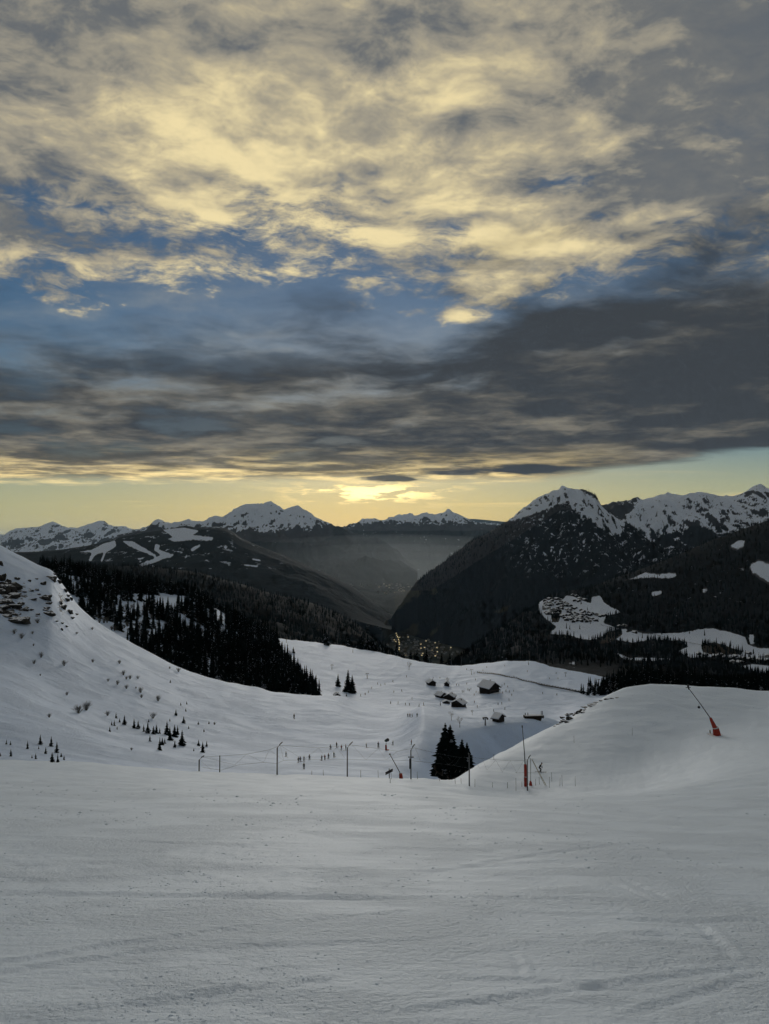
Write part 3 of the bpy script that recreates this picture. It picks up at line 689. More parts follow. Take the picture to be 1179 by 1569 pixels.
def copy_tree(o, loc, rz=0.0, scale=1.0, label=None, group=None):
    r = o.copy(); COL.link(r); r.location = loc; r.rotation_euler = (0, 0, rz); r.scale = (scale,) * 3
    if label: r['label'] = label
    if group: r['group'] = group
    for ch in o.children:
        c = ch.copy(); COL.link(c); c.parent = r
        for g in ch.children:
            d = g.copy(); COL.link(d); d.parent = c
    return r
def ground(x, y): return float(G.H(x, y))
def spot(px, py, fall=None):
    h = G.hit(px, py)
    if h is None or (fall and h.y > fall[1]):
        Yf = fall[0] if fall else 500
        a = float(ray(px, py)[0]); h = Vector((a * Yf, Yf, ground(a * Yf, Yf)))
    return h
def ppm(Y): return FPX / Y        # photo pixels per metre at depth Y

M['needle'] = flat('spruce_needles', (0.006, 0.010, 0.009), 0.9, var=0.5, scale=1.5)
M['needle'].node_tree.nodes['Principled BSDF'].inputs['Specular IOR Level'].default_value = 0.0
M['bark'] = flat('bark', (0.045, 0.035, 0.028), 0.9)
M['twig'] = flat('grey_twigs', (0.14, 0.128, 0.11), 0.9)
M['cap'] = flat('snow_on_branches', (0.16, 0.175, 0.20), 0.7, var=0.08)
M['rock'] = None
def rock_mat():
    m, b = material('layered_rock')
    p = geo_pos(); n = noise(scaled(p, 1, 1, 5.0), 0.5, 6, 0.65)
    g = S(new_node('ShaderNodeNewGeometry').outputs['Normal']); sp = new_node('ShaderNodeSeparateXYZ'); S.tree.links.new(g.v, sp.inputs[0])
    c = mix(n, (0.020, 0.020, 0.020), (0.072, 0.067, 0.061))
    S.put(b.inputs['Base Color'], mix(sstep(S(sp.outputs[2]) + (noise(p, 1.2, 4) - 0.5) * 0.7, 0.86, 0.95), c, (0.80, 0.82, 0.86)))
    b.inputs['Roughness'].default_value = 0.9; b.inputs['Specular IOR Level'].default_value = 0.05
    set_bump(b, n, 0.8, 0.3)
    return m
M['rock'] = rock_mat()
M['red'] = flat('red_padding', (0.30, 0.028, 0.014), 0.55, var=0.25, scale=2)
M['steel'] = flat('dull_steel', (0.10, 0.105, 0.11), 0.5, 0.4)
M['darkmetal'] = flat('dark_metal', (0.03, 0.032, 0.035), 0.5, 0.3)
M['green'] = flat('green_fan_housing', (0.02, 0.06, 0.045), 0.5)
M['pale'] = flat('pale_plastic', (0.55, 0.56, 0.55), 0.5)
M['yellow'] = flat('weathered_yellow', (0.28, 0.23, 0.12), 0.7)
M['wood'] = flat('dark_larch', (0.018, 0.013, 0.010), 0.85, var=0.4, scale=2)
M['wood2'] = flat('brown_larch', (0.06, 0.042, 0.028), 0.85, var=0.4, scale=2)
M['stone'] = flat('plastered_stone', (0.26, 0.25, 0.23), 0.9)
M['roofsnow'] = flat('roof_snow', (0.80, 0.82, 0.86), 0.7, var=0.05)
M['glass'] = flat('window_glass', (0.02, 0.025, 0.03), 0.15)
M['lit'] = flat('lit_window', (0.9, 0.7, 0.35), 0.5, emit=((1.0, 0.72, 0.32), 1.6))
M['skin'] = flat('skin', (0.45, 0.28, 0.20), 0.6, var=0.1)

# ------------------------------------------------------------------ conifers
def conifer_mesh(seed, H, R, whorls, per, snow=0.1, trunk_gap=0.04):
    """crown: whorls of drooping boughs round a core; returns crown and trunk meshes of height H"""
    r = random.Random(seed); b = MB()
    lean = (r.uniform(-.02, .02), r.uniform(-.02, .02))
    for w in range(whorls):
        f = (w + r.uniform(-.3, .3)) / whorls
        f = min(max(f, 0.0), 0.985)
        z = H * (trunk_gap + (1 - trunk_gap) * f)
        L = R * ((1 - f) ** 0.82) * r.uniform(0.82, 1.12) + 0.02 * H * (1 - f)
        k = max(4, int(per * (0.55 + 0.45 * (1 - f))))
        a0 = r.uniform(0, 6.28)
        for i in range(k):
            a = a0 + 6.283 * i / k + r.uniform(-.25, .25)
            l = L * r.uniform(0.62, 1.15); droop = l * r.uniform(0.25, 0.62) - (0.25 * l if f > .8 else 0)
            wd = l * r.uniform(0.20, 0.34) + 0.008 * H
            ca, sa = math.cos(a), math.sin(a)
            cx, cy = lean[0] * z, lean[1] * z
            tip = (cx + ca * l, cy + sa * l, z - droop); root = (cx, cy, z + 0.035 * H * (1 - f) + 0.01 * H)
            mid = 0.58
            ml = (cx + ca * l * mid - sa * wd, cy + sa * l * mid + ca * wd, z - droop * 0.72 - wd * 0.35)
            mr = (cx + ca * l * mid + sa * wd, cy + sa * l * mid - ca * wd, z - droop * 0.72 - wd * 0.35)
            top = (cx + ca * l * mid, cy + sa * l * mid, z - droop * 0.30)
            mi = 1 if r.random() < snow else 0
            b.poly([root, ml, tip, mr, top], [(0, 1, 4), (1, 2, 4), (2, 3, 4), (3, 0, 4)], mi)
    n = 7
    core = [(math.cos(6.283*i/n) * R * .42, math.sin(6.283*i/n) * R * .42, H * trunk_gap * 1.2) for i in range(n)] + [(lean[0]*H, lean[1]*H, H)]
    b.poly(core, [(i, (i+1) % n, n) for i in range(n)], 0)
    crown = b.mesh('crown', [M['needle'], M['cap']])
    t = MB(); t.tube([(0, 0, -0.06 * H), (0, 0, H * 0.3), (lean[0]*H, lean[1]*H, H * 0.95)], [H * .017, H * .012, H * .003], 6)
    return crown, t.mesh('trunk', M['bark'])
FOREST = [conifer_mesh(100 + i, 1.0, 0.19 + 0.025 * (i % 4), 16, 8, (0.02, 0.05, 0.22, 0.0, 0.14, 0.03, 0.08)[i]) for i in range(7)]
NEARTREE = [conifer_mesh(200 + i, 1.0, 0.27 + 0.02 * (i % 3), 40, 15, 0.02) for i in range(3)]
YOUNG = [conifer_mesh(300 + i, 1.0, 0.25 + 0.03 * (i % 3), 12, 7, 0.05) for i in range(4)]
def place_conifer(kind, loc, h, label, group, name='spruce_tree', wide=1.0):
    crown, trunk = rnd.choice(kind)
    o = thing(name, label, 'tree', loc, group, rnd.uniform(0, 6.28), h)
    o.scale = (h * wide, h * wide, h)
    link('crown', crown, o); link('trunk', trunk, o)
    return o

# where conifers grow on the near sheet: candidate points, then the 300 that show largest become trees of their own
cands = []          # (apparent size, X, Y, h, zone)
def scatter(n, px0, px1, Y0, Y1, hmin, hmax, zone, keep):
    k = 0
    for _ in range(n * 12):
        if k >= n: break
        Yc = math.sqrt(rnd.uniform(Y0**2, Y1**2)); px = rnd.uniform(px0, px1)
        a = float(ray(px, 950)[0]); x = a * Yc
        z = ground(x, Yc); ppx, ppy = project(x, Yc, z)
        if not keep(float(ppx), float(ppy), x, Yc): continue
        h = rnd.uniform(hmin, hmax) * (1.15 if rnd.random() < .15 else 1.0)
        if zone == 'right': h *= min(1.0, max(0.45, (float(ppx) - 880) / 75))      # the band thins out towards the plateau
        cands.append((h / Yc, x, Yc, h, zone)); k += 1
glade = lambda x, y, s, t: float(perlin(np.array(x / s), np.array(y / s), t))
def keep_left(px, py, x, y):
    edge = 1000 if px < 440 else 1000
    if py > 1075: return False
    if px > 395 and py < 925 + (px - 395) * 1.15 + 40 and px > 425: return False      # open plateau right of the wood
    if px > 428 + (py - 985) * 1.22 and py > 985: return False
    clear_ = glade(x, y, 42, 3) + 0.6 * glade(x, y, 15, 9)
    if 120 < px < 260 and 925 < py < 975: return clear_ > 0.15
    if 250 < px < 340 and 930 < py < 1000: return clear_ > -0.05
    if px < 345 and 912 < py < 992: return clear_ > 0.30 + 0.3 * glade(x, y, 90, 12)
    dense = 0.25 if py > 985 or py < 925 else 0.02
    return clear_ > -dense - (0.35 if px > 330 else 0)
scatter(2200, 60, 530, 400, 930, 12, 21, 'left', keep_left)
def keep_right(px, py, x, y):
    return px > 884 + max(0, (y - 470)) * 0.02
scatter(1100, 880, 1290, 395, 640, 16, 22, 'right', lambda px, py, x, y: px > 955 + 12 * glade(x, y, 20, 4) or (px > 900 + 16 * glade(x, y, 25, 8) and y > 560))
scatter(420, 470, 900, 905, 1010, 14, 23, 'edge', lambda px, py, x, y: (488 < px < 512 and glade(x, y, 30, 5) > 0.1) or (530 < px < 612) or (628 < px < 672) or (676 < px < 706) or (700 < px < 740 and glade(x, y, 25, 6) > 0.0) or px > 745)
# drop those that stand too close together, then rank by size in the picture
cands.sort(key=lambda c: c[2])
grid = {}; keepc = []
for c in cands:
    key = (int(c[1] // 2.6), int(c[2] // 2.6))
    if key in grid: continue
    grid[key] = 1; keepc.append(c)
def seen(c):
    """is its top clear of the ground in front of it"""
    x, y, z = c[1], c[2], ground(c[1], c[2]) + c[3] * 0.6
    t = np.linspace(0.2, 0.97, 60)
    return bool(np.all(G.H(x * t, y * t) < EYE + (z - EYE) * t))
vis = [c for c in keepc if seen(c)]
vis.sort(key=lambda c: -c[0])
LBL = {'left': ('tall dark spruce with snow-dusted boughs in the wood below the left hillside', 'spruces in the wood below the left hillside'),
       'right': ('black spruce in the dense forest band behind the right-hand snow shoulder', 'spruces behind the right-hand snow shoulder'),
       'edge': ('dark spruce standing along the far brow of the chalet plateau', 'spruces along the far brow of the plateau')}
quota = {'left': 190, 'right': 70, 'edge': 40}; used = {'left': 0, 'right': 0, 'edge': 0}
rest = {'left': [], 'right': [], 'edge': []}
for c in vis:
    if used[c[4]] < quota[c[4]]:
        used[c[4]] += 1
        place_conifer(FOREST, (c[1], c[2], ground(c[1], c[2])), c[3], *LBL[c[4]])
    else: rest[c[4]].append(c)
def forest_mass(name, pts, label, templates, seed=1, wide=1.0):
    """pts: (x, y, z, h); one joined mesh of many small trees"""
    r = np.random.default_rng(seed); V = []; F = []; MI = []; o = 0
    data = []
    for me in templates:
        v = np.array([p.co[:] for p in me.vertices]); f = np.array([tuple(p.vertices) for p in me.polygons]); mi = np.array([p.material_index for p in me.polygons])
        data.append((v, f, mi))
    for i, (x, y, z, h) in enumerate(pts):
        v, f, mi = data[i % len(data)]
        a = r.uniform(0, 6.28); ca, sa = math.cos(a), math.sin(a)
        w = h * wide * r.uniform(0.85, 1.2)
        vv = np.stack([(v[:, 0]*ca - v[:, 1]*sa) * w + x, (v[:, 0]*sa + v[:, 1]*ca) * w + y, v[:, 2] * h + z], -1)
        V.append(vv); F.append(f + o); MI.append(mi); o += len(v)
    me = bpy.data.meshes.new(name); fill(me, np.concatenate(V), np.concatenate(F), False, np.concatenate(MI))
    me.materials.append(M['needle']); me.materials.append(M['cap'])
    ob = link(name, me); return tag(ob, label, 'forest', None, 'stuff')
MIDT = [conifer_mesh(400 + i, 1.0, 0.19 + 0.02 * i, 9, 6, (0.01, 0.20, 0.03, 0.07)[i])[0] for i in range(4)]
FART = [conifer_mesh(500 + i, 1.0, 0.19 + 0.02 * i, 4, 5, 0.0)[0] for i in range(3)]
for zn, lab in (('left', 'rest of the dark snow-dusted spruce wood below the left hillside'), ('right', 'rest of the black forest band behind the right-hand snow shoulder'), ('edge', 'rest of the dark spruces beyond the plateau brow')):
    if rest[zn]: forest_mass('forest', [(c[1], c[2], ground(c[1], c[2]) - 0.2, c[3]) for c in rest[zn]], lab, MIDT)
def sheet_forest(sh, n, label, hmin, hmax, ok, seed, py_max=1080):
    r = np.random.default_rng(seed)
    i = r.integers(0, sh.Z.shape[0], n * 4); j = r.integers(0, sh.Z.shape[1], n * 4)
    good = ok(sh, i, j); i = i[good][:n]; j = j[good][:n]
    hh = r.uniform(hmin, hmax, len(i)); jx = r.uniform(-.5, .5, len(i)) * (sh.a[1] - sh.a[0]) * sh.Y[i, j]
    forest_mass('forest', [(sh.X[a, b] + d, sh.Y[a, b], sh.Z[a, b] - 0.5, h) for a, b, h, d in zip(i, j, hh, jx)], label, FART, seed)
def okW9(s, i, j): return ((s.clear[i, j] < 0.6) | ((np.arange(len(i)) % 29 == 0) & (fbm(s.X[i, j] / 60, s.Y[i, j] / 60, 2, 88) > 0.1))) & (s.t[i, j] <= 1.06) & (s.t[i, j] > 0.1) & (s.clear[np.minimum(i+2, len(s.Z)-1), j] < 2)
sheet_forest(W9, 9000, 'black conifer forest round the snowy village terrace on the right', 14, 24, okW9, 3)
sheet_forest(W2, 5000, 'dark mixed woodland on the spur behind the left-hand wood', 12, 20, lambda s, i, j: (s.t[i, j] <= 1.06) & (s.t[i, j] > 0.3), 4)
sheet_forest(W7, 5000, 'conifer forest on the long flank of the sharp peak', 16, 30, lambda s, i, j: (s.t[i, j] <= 1.04) & (s.t[i, j] > 0.2) & (s.attrs['snow'][i, j] < 0.25) & (s.px[i, j] > 640), 5)

# the four trees at the edge of the piste above the rocky face
for px, py, hpx, w, lab in ((681, 1181, 73, 1.0, 'tall leftmost spruce of the clump at the piste edge'), (690, 1181, 70, 1.0, 'tall spruce second from left in the clump at the piste edge'),
                            (708, 1179, 47, 1.05, 'shorter spruce third from left in the clump at the piste edge'), (717, 1177, 45, 1.05, 'shorter rightmost spruce of the clump at the piste edge'),
                            (699, 1182, 34, 1.1, 'small dark spruce half hidden in the middle of the piste-edge clump')):
    Yt = 119 + rnd.uniform(-2, 2); a = float(ray(px, py)[0]); x = a * Yt
    z = pt(px, py, Yt).z
    place_conifer(NEARTREE, (x, Yt, min(z, ground(x, Yt) + 0.3) if abs(z - ground(x, Yt)) < 1.5 else z), hpx / ppm(Yt), lab, None, 'spruce_tree', w * 1.15)
# loose trees on the plateau
for px, py, hpx, lab in ((501, 989, 22, 'lone dark spruce on the brow near the small brow hut'), (518, 1052, 20, 'left spruce of the pair beyond the end of the left wood'), (533, 1060, 34, 'tall spruce in the dark clump beyond the end of the left wood'),
                         (540, 1062, 28, 'shorter spruce in the dark clump beyond the end of the left wood'), (450, 1001, 10, 'small lone spruce on open snow right of the wood'), (428, 995, 16, 'spruce at the top corner of the left wood'),
                         (531, 1067, 5, 'tiny dark fir on the hump just below the clump')):
    h = spot(px, py); place_conifer(FOREST, h, hpx / ppm(h.y), lab, None, 'spruce_tree', 1.25)

# young firs on the left hillside
def crop4(l): return [(x / 2.9475, 980 + y / 2.9475, h / 2.9475) for x, y, h in l]
firsA = crop4([(30, 474, 22), (48, 476, 20), (2, 528, 18), (50, 528, 36), (125, 494, 38), (182, 474, 46), (232, 484, 46), (207, 516, 32), (257, 512, 50), (236, 554, 46), (261, 555, 40), (290, 544, 22), (277, 530, 20), (162, 540, 28), (145, 536, 16), (176, 495, 12)])
firsB = crop4([(525, 355, 26), (562, 386, 44), (517, 390, 28), (541, 374, 18), (505, 388, 20), (497, 416, 24), (530, 406, 16), (607, 402, 46), (625, 404, 38), (650, 416, 34), (668, 424, 52), (678, 460, 30), (694, 428, 38), (708, 424, 42), (722, 424, 26), (754, 430, 62), (768, 456, 66), (790, 440, 58), (803, 430, 44), (822, 480, 72), (722, 500, 60), (734, 476, 34), (790, 488, 34), (745, 470, 26), (672, 374, 12), (768, 370, 14)])
firsC = crop4([(795, 344, 30), (831, 378, 32), (817, 298, 12), (844, 292, 10), (840, 324, 12), (922, 416, 14), (898, 480, 28), (916, 510, 50), (934, 484, 26), (876, 504, 12), (853, 404, 9), (897, 384, 7), (945, 382, 7), (770, 196, 12)])
for lst, grp, lab in ((firsA, 'young firs at the lower left of the hillside', 'small young fir low on the left hillside near the piste lip'),
                      (firsB, 'young firs in the cluster on the left hillside', 'small young fir in the scattered cluster midway up the left hillside'),
                      (firsC, 'stray young firs right of the hillside cluster', 'stray little fir on open snow right of the hillside fir cluster')):
    for px, py, hpx in lst:
        h = spot(px, py, (115, 400)); place_conifer(YOUNG, h, max(hpx, 5) / ppm(h.y), lab, grp, 'young_fir', rnd.uniform(0.9, 1.2))

# ------------------------------------------------------------------ bare bushes and bare trees
def bush_mesh(seed, n=46, up_=0.9):
    r = random.Random(seed); b = MB()
    for i in range(n):
        a = r.uniform(0, 6.28); t = r.uniform(0.05, 0.75) * (1.2 - up_ * 0.4); L = r.uniform(0.55, 1.0)
        d = Vector((math.cos(a) * math.sin(t), math.sin(a) * math.sin(t), math.cos(t)))
        p0 = Vector((d.x * .1, d.y * .1, -0.05)); p1 = p0 + d * L * .55; p2 = p1 + (d + Vector((r.uniform(-.4, .4), r.uniform(-.4, .4), .2))) * L * .4
        b.tube([p0, p1, p2], [.010, .008, .003], 3, cap=False)
        for _ in range(2):
            q = p1 + (d + Vector((r.uniform(-.9, .9), r.uniform(-.9, .9), r.uniform(0, .6)))) * L * .28
            b.tube([p1, q], [.007, .003], 3, cap=False)
    return b.mesh('twigs', M['twig'])
BUSH = [bush_mesh(i) for i in range(4)]
bl = crop4([(186, 82, 28), (290, 118, 26), (155, 112, 20), (420, 105, 18), (541, 110, 20), (558, 162, 24), (571, 180, 16), (588, 178, 20), (624, 178, 16), (489, 190, 14), (531, 204, 22), (572, 222, 20), (636, 240, 28), (640, 264, 18), (715, 278, 28), (303, 252, 18), (390, 320, 44), (355, 334, 40), (224, 352, 20), (487, 344, 24), (691, 356, 30), (807, 146, 20), (768, 132, 12), (595, 500, 14), (183, 164, 10), (970, 386, 14), (152, 30, 12), (615, 222, 10)])
bl += [(58, 955, 8), (22, 972, 8), (33, 979, 9), (50, 972, 5), (142, 965, 5), (118, 972, 4)]
for i, (px, py, hpx) in enumerate(bl):
    h = spot(px, py, (200, 400)); hm = hpx / ppm(h.y) * 1.1
    big_ = hpx > 12
    o = link('bush', BUSH[i % 4]); o.location = h; o.scale = (hm * (1.3 if big_ else 1.0), hm * 1.1, hm); o.rotation_euler = (0, 0, i * 1.3)
    tag(o, 'largest bare grey-brown bush on the left hillside' if i in (16, 17) else 'bare grey twiggy bush poking from the snow of the left hillside', 'bush', 'bare bushes on the left hillside' if i not in (16, 17) else 'largest bare bush clump')
def bare_tree(seed, spread=0.55):
    r = random.Random(seed); tk = MB(); tw = MB()
    tk.tube([(0, 0, -.05), (0.01, 0, .25), (0, .01, .42)], [.022, .018, .012], 5)
    def grow(p, d, L, rad, lev):
        q = p + d * L
        (tk if lev < 1 else tw).tube([p, q], [rad, rad * .55], 3, cap=False)
        if lev >= 4: return
        for _ in range(3 if lev < 3 else 2):
            nd = (d + Vector((r.uniform(-1, 1), r.uniform(-1, 1), r.uniform(-.25, .55))) * spread * 1.3).normalized()
            grow(p + d * L * r.uniform(.55, 1), nd, L * r.uniform(.6, .82), rad * .55, lev + 1)
    for _ in range(6):
        a = r.uniform(0, 6.28); grow(Vector((0, 0, r.uniform(.22, .42))), Vector((math.cos(a) * .6, math.sin(a) * .6, .8)).normalized(), .2, .009, 0)
    return tk.mesh('trunk', M['bark']), tw.mesh('crown', M['twig'])
BT = [bare_tree(i) for i in range(3)]
for i, (px, py, hpx, lab) in enumerate(((627, 1027, 16, 'lone bare tree near the far brow of the plateau'), (686, 1050, 15, 'bare rounded tree behind the small hut'), (692, 1104, 17, 'left bare tree of the pair above the mound'),
                                    (705, 1115, 20, 'right bare tree of the pair above the mound'), (724, 1096, 11, 'wide bare thicket alone between the huts and the mound'), (664, 1042, 5, 'small bare shrub tree beside the left hut'),
                                    (674, 1041, 5, 'tiny bare tree between the two upper huts'), (439, 985, 12, 'bare slender tree at the top of the left wood'), (964, 1045, 12, 'grey bare tree at the edge of the forest band'))):
    h = spot(px, py); o = thing('bare_tree', lab, 'tree', h, None, i, hpx / ppm(h.y)); link('trunk', BT[i % 3][0], o); link('crown', BT[i % 3][1], o)
# leafless scrub between the spruces of the left wood
scr = MB()
twv = []
for _ in range(260):
    px = rnd.uniform(130, 430); py = rnd.uniform(930, 1010)
    h = spot(px, py)
    if h.y < 420 or h.y > 850: continue
    twv.append(h)
V = []; F = []; o_ = 0
bv = np.array([v.co[:] for v in BUSH[0].vertices]); bf = np.array([tuple(p.vertices) for p in BUSH[0].polygons])
for h in twv:
    s_ = rnd.uniform(3.0, 6.5); V.append(bv * np.array([s_ * .8, s_ * .8, s_]) + np.array(h)); F.append(bf + o_); o_ += len(bv)
me = bpy.data.meshes.new('scrub'); fill(me, np.concatenate(V), np.concatenate(F), False); me.materials.append(M['twig'])
tag(link('scrub', me), 'leafless grey scrub on snow between the spruces of the left wood', 'scrub', None, 'stuff')

# ------------------------------------------------------------------ rocks
def rock_mesh(seed, flatz=0.5):
    bm = bmesh.new(); bmesh.ops.create_icosphere(bm, subdivisions=2, radius=1.0)
    r = random.Random(seed); off = r.uniform(0, 99)
    for v in bm.verts:
        c = v.co.copy()
        n = float(fbm(np.array(c.x * 1.1 + off), np.array(c.y * 1.1 + c.z * 1.7), 3, seed))
        v.co = c * (1 + 0.45 * n)
        v.co.x = round(v.co.x * 2.2) / 2.2 * .5 + v.co.x * .5; v.co.z = (round(v.co.z * 2.5) / 2.5 * .6 + v.co.z * .4) * flatz
    me = bpy.data.meshes.new('rock'); bm.to_mesh(me); bm.free(); me.materials.append(M['rock']); return me
ROCK = [rock_mesh(i, 0.42 + 0.08 * (i % 3)) for i in range(6)]
def outcrop(label, pts, name='rock_outcrop'):
    """pts: (px, py, width px, height px)"""
    root = None
    for i, (px, py, w, h_) in enumerate(pts):
        s_ = spot(px, py, (130, 420))
        if root is None: root = thing(name, label, 'rocks', s_)
        k = 1 / ppm(s_.y)
        o = link('rock', ROCK[i % 6], root); o.location = s_ - Vector(root.location)
        o.scale = (w * k * .78, w * k * .7, h_ * k * 1.5); o.rotation_euler = (rnd.uniform(-.15, .15), rnd.uniform(-.15, .15), rnd.uniform(-.5, .5))
    return root
C7 = lambda l: [(x / 5.895, 830 + y / 5.895, w / 5.895, h_ / 5.895) for x, y, w, h_ in l]
outcrop('layered dark rock cliff with snowy ledges at the left edge of the hillside', C7([(20, 400, 80, 60), (80, 430, 110, 70), (140, 420, 70, 50), (110, 490, 100, 50), (30, 460, 80, 60), (40, 545, 90, 30), (100, 580, 110, 26), (30, 600, 80, 26), (20, 640, 60, 30),
    (80, 640, 60, 20), (150, 600, 60, 26), (170, 725, 120, 44), (210, 700, 70, 30), (130, 700, 60, 26), (190, 570, 40, 22), (60, 500, 70, 24), (10, 345, 50, 70), (75, 385, 40, 50), (155, 340, 34, 30), (10, 210, 26, 40), (120, 660, 50, 16), (230, 620, 40, 26), (10, 560, 60, 22), (60, 670, 60, 16)]))
outcrop('small dark rock knobs below the crest of the left hillside', C7([(460, 330, 70, 34), (480, 350, 40, 30), (490, 295, 30, 14), (530, 365, 34, 36), (390, 385, 36, 30), (410, 520, 60, 36), (440, 500, 40, 26), (450, 660, 70, 34), (440, 560, 40, 18), (600, 530, 40, 30), (570, 600, 40, 30), (625, 640, 40, 26), (610, 490, 34, 20), (545, 560, 30, 20), (590, 450, 30, 24), (640, 520, 26, 30),
    (280, 450, 34, 12), (330, 440, 26, 14), (220, 460, 30, 14), (240, 600, 30, 14), (280, 620, 30, 12), (350, 480, 26, 12), (420, 600, 40, 14), (340, 660, 26, 12), (560, 740, 24, 14), (560, 800, 16, 20), (600, 770, 20, 12), (510, 720, 24, 10), (300, 530, 40, 14), (265, 355, 24, 14), (330, 340, 20, 12), (410, 620, 40, 12), (650, 690, 30, 14), (690, 655, 26, 14)]))
C4 = lambda l: [(720 + x / 5.895, 1080 + y / 5.895, w / 5.895, h_ / 5.895) for x, y, w, h_ in l]
outcrop('dark broken rocks along the left rim of the right-hand snow shoulder', C4([(800, 178, 24, 14), (850, 150, 40, 22), (905, 130, 44, 24), (850, 118, 36, 16), (900, 92, 44, 24), (940, 50, 34, 22), (975, 20, 50, 30), (1010, 40, 44, 24), (985, 75, 34, 18), (1030, 70, 30, 14), (960, 80, 26, 14), (880, 160, 28, 12), (1060, 10, 60, 18), (1120, 4, 70, 14), (825, 165, 20, 12), (930, 78, 24, 16), (1000, 8, 40, 20), (870, 98, 24, 12), (1045, 48, 26, 12), (770, 195, 16, 8)]))
outcrop('line of dark stones on the crest edge above the rocky rim', C4([(1150, -20, 40, 10), (1190, -35, 30, 9), (1240, -50, 34, 9), (1290, -58, 26, 8), (1330, -64, 24, 8), (1110, -8, 40, 9)]))
# rocky face under the tree clump
rf = thing('rock_outcrop', 'brown rocky face streaked with snow under the clump of spruces at the piste edge', 'rocks', pt(690, 1190, 116))
M['brown_rock'] = flat('brown_rock', (0.050, 0.040, 0.033), 0.95, var=0.6, scale=0.5)
b = MB(); nU, nV = 40, 12; vs_ = []
for j in range(nV + 1):
    for i in range(nU + 1):
        f = i / nU; g = j / nV
        px = 665 + 66 * f; top = 1172 + 5.5 * f; bot = 1174 + 20 * math.sin(math.pi * min(1, f * 1.02 + .02)) ** 0.6
        py = top + (bot - top) * g
        q = pt(px, py, 117.5 - 2.0 * g + 0.5 * float(fbm(np.array(i * .35), np.array(j * .25), 3, 8)))
        vs_.append(q - Vector(rf.location))
b.poly(vs_, [(j*(nU+1)+i, (j+1)*(nU+1)+i, (j+1)*(nU+1)+i+1, j*(nU+1)+i+1) for j in range(nV) for i in range(nU)])
b.build('face', M['brown_rock'], rf)
M['pale_rock'] = flat('pale_weathered_rock', (0.12, 0.105, 0.09), .9, var=.5, scale=.8)
for i in range(8):
    px = 671 + i * 7.0 + rnd.uniform(-1.5, 1.5) + rnd.uniform(-1, 1); b = MB()
    w = rnd.uniform(0.5, 1.3)
    top = pt(px + rnd.uniform(0, 2), 1174 + 5.5 * (px - 665) / 66, 116.9); bo = pt(px - 2.0, 1174 + 8 + rnd.uniform(0, 7), 115.3)
    k = 1 / ppm(116) * w
    b.poly([top + Vector((-k, 0, 0)), top + Vector((k, 0, 0)), bo + Vector((k * .8, 0, 0)), bo + Vector((-k * .4, 0, 0)), (top + bo) / 2 + Vector((0, -.25, 0))], [(0, 1, 4), (1, 2, 4), (2, 3, 4), (3, 0, 4)])
    o = b.build('rib', M['pale_rock'], rf); o.location = -Vector(rf.location)

# ------------------------------------------------------------------ snow crumbs thrown up on the piste
ico = bmesh.new(); bmesh.ops.create_icosphere(ico, subdivisions=1, radius=1.0); ico.verts.ensure_lookup_table()
iv = np.array([v.co[:] for v in ico.verts]); if_ = np.array([[v.index for v in f.verts] for f in ico.faces]); ico.free()
npts = 18000
Yc = 1 / (1/55 + (1/4.0 - 1/55) * rng.random(npts)); ax = rng.uniform(-0.62, 0.62, npts); Xc = ax * Yc
dens = np.clip(0.35 + 1.5 * fbm(Xc / 2.6, Yc / 3.4, 3, 61), 0, 1) * np.where(Xc < 0, 1.0, 0.65)
kk = rng.random(npts) < dens; Xc, Yc = Xc[kk], Yc[kk]
Zc = G.H(Xc, Yc)
size = np.clip(0.0062 * np.exp(rng.normal(0, 0.55, len(Xc))), 0.003, 0.022) * np.clip(Yc / 9, 0.6, 2.6)
V = iv[None] * size[:, None, None] * rng.uniform(0.6, 1.3, (len(Xc), len(iv), 1)) * np.array([1.2, 1.0, 0.7])
V += np.stack([Xc, Yc, Zc - size * 0.1], -1)[:, None, :]
F = if_[None] + (np.arange(len(Xc)) * len(iv))[:, None, None]
me = bpy.data.meshes.new('snow_crumbs'); fill(me, V.reshape(-1, 3), F.reshape(-1, 3), True); me.materials.append(M['piste'])
tag(link('snow_crumbs', me), 'loose crumbs of snow churned up on the foreground piste', 'snow', None, 'stuff')

# ------------------------------------------------------------------ catch fence along the piste lip
LY = 74.5
posts = [  # base px, base py, knee py, tip px, tip py
    (305.5, 1181, 1163, 311, 1159), (425, 1187, 1147, 431.5, 1140.5), (532.5, 1190, 1147, 540, 1140), (630, 1194, 1151, 636, 1144), (719.5, 1205, 1161, 719.5, 1158), (808.5, 1212, 1167, 815, 1161)]
base0 = spot(425, 1187, (LY, 90)); base0.y = min(base0.y, LY)
fence = thing('catch_fence', 'long wire catch fence on crook-topped steel posts along the piste lip', 'fence', (base0.x, base0.y, ground(base0.x, base0.y)))
FO = Vector(fence.location)
def at_lip(px, py, Yd): return pt(px, py, Yd) - FO
tips = []
for bx, by, ky, tx, ty in posts:
    g = spot(bx, by, (LY, 84)); Yp = min(g.y, 84); a = float(ray(bx, by)[0])
    g = Vector((a * Yp, Yp, ground(a * Yp, Yp)))
    k = 1 / ppm(Yp); top = g + Vector((0.0, 0, (by - ky) * k)); tip = g + Vector(((tx - bx) * k, 0.5, (by - ty) * k))
    b = MB(); b.tube([g - FO - Vector((0, 0, .3)), top - FO, (top + tip) / 2 - FO + Vector((0, 0, .06)), tip - FO], [.075, .065, .06, .05], 6)
    p = b.build('post', M['steel'], fence); tips.append((bx, tip, Yp))
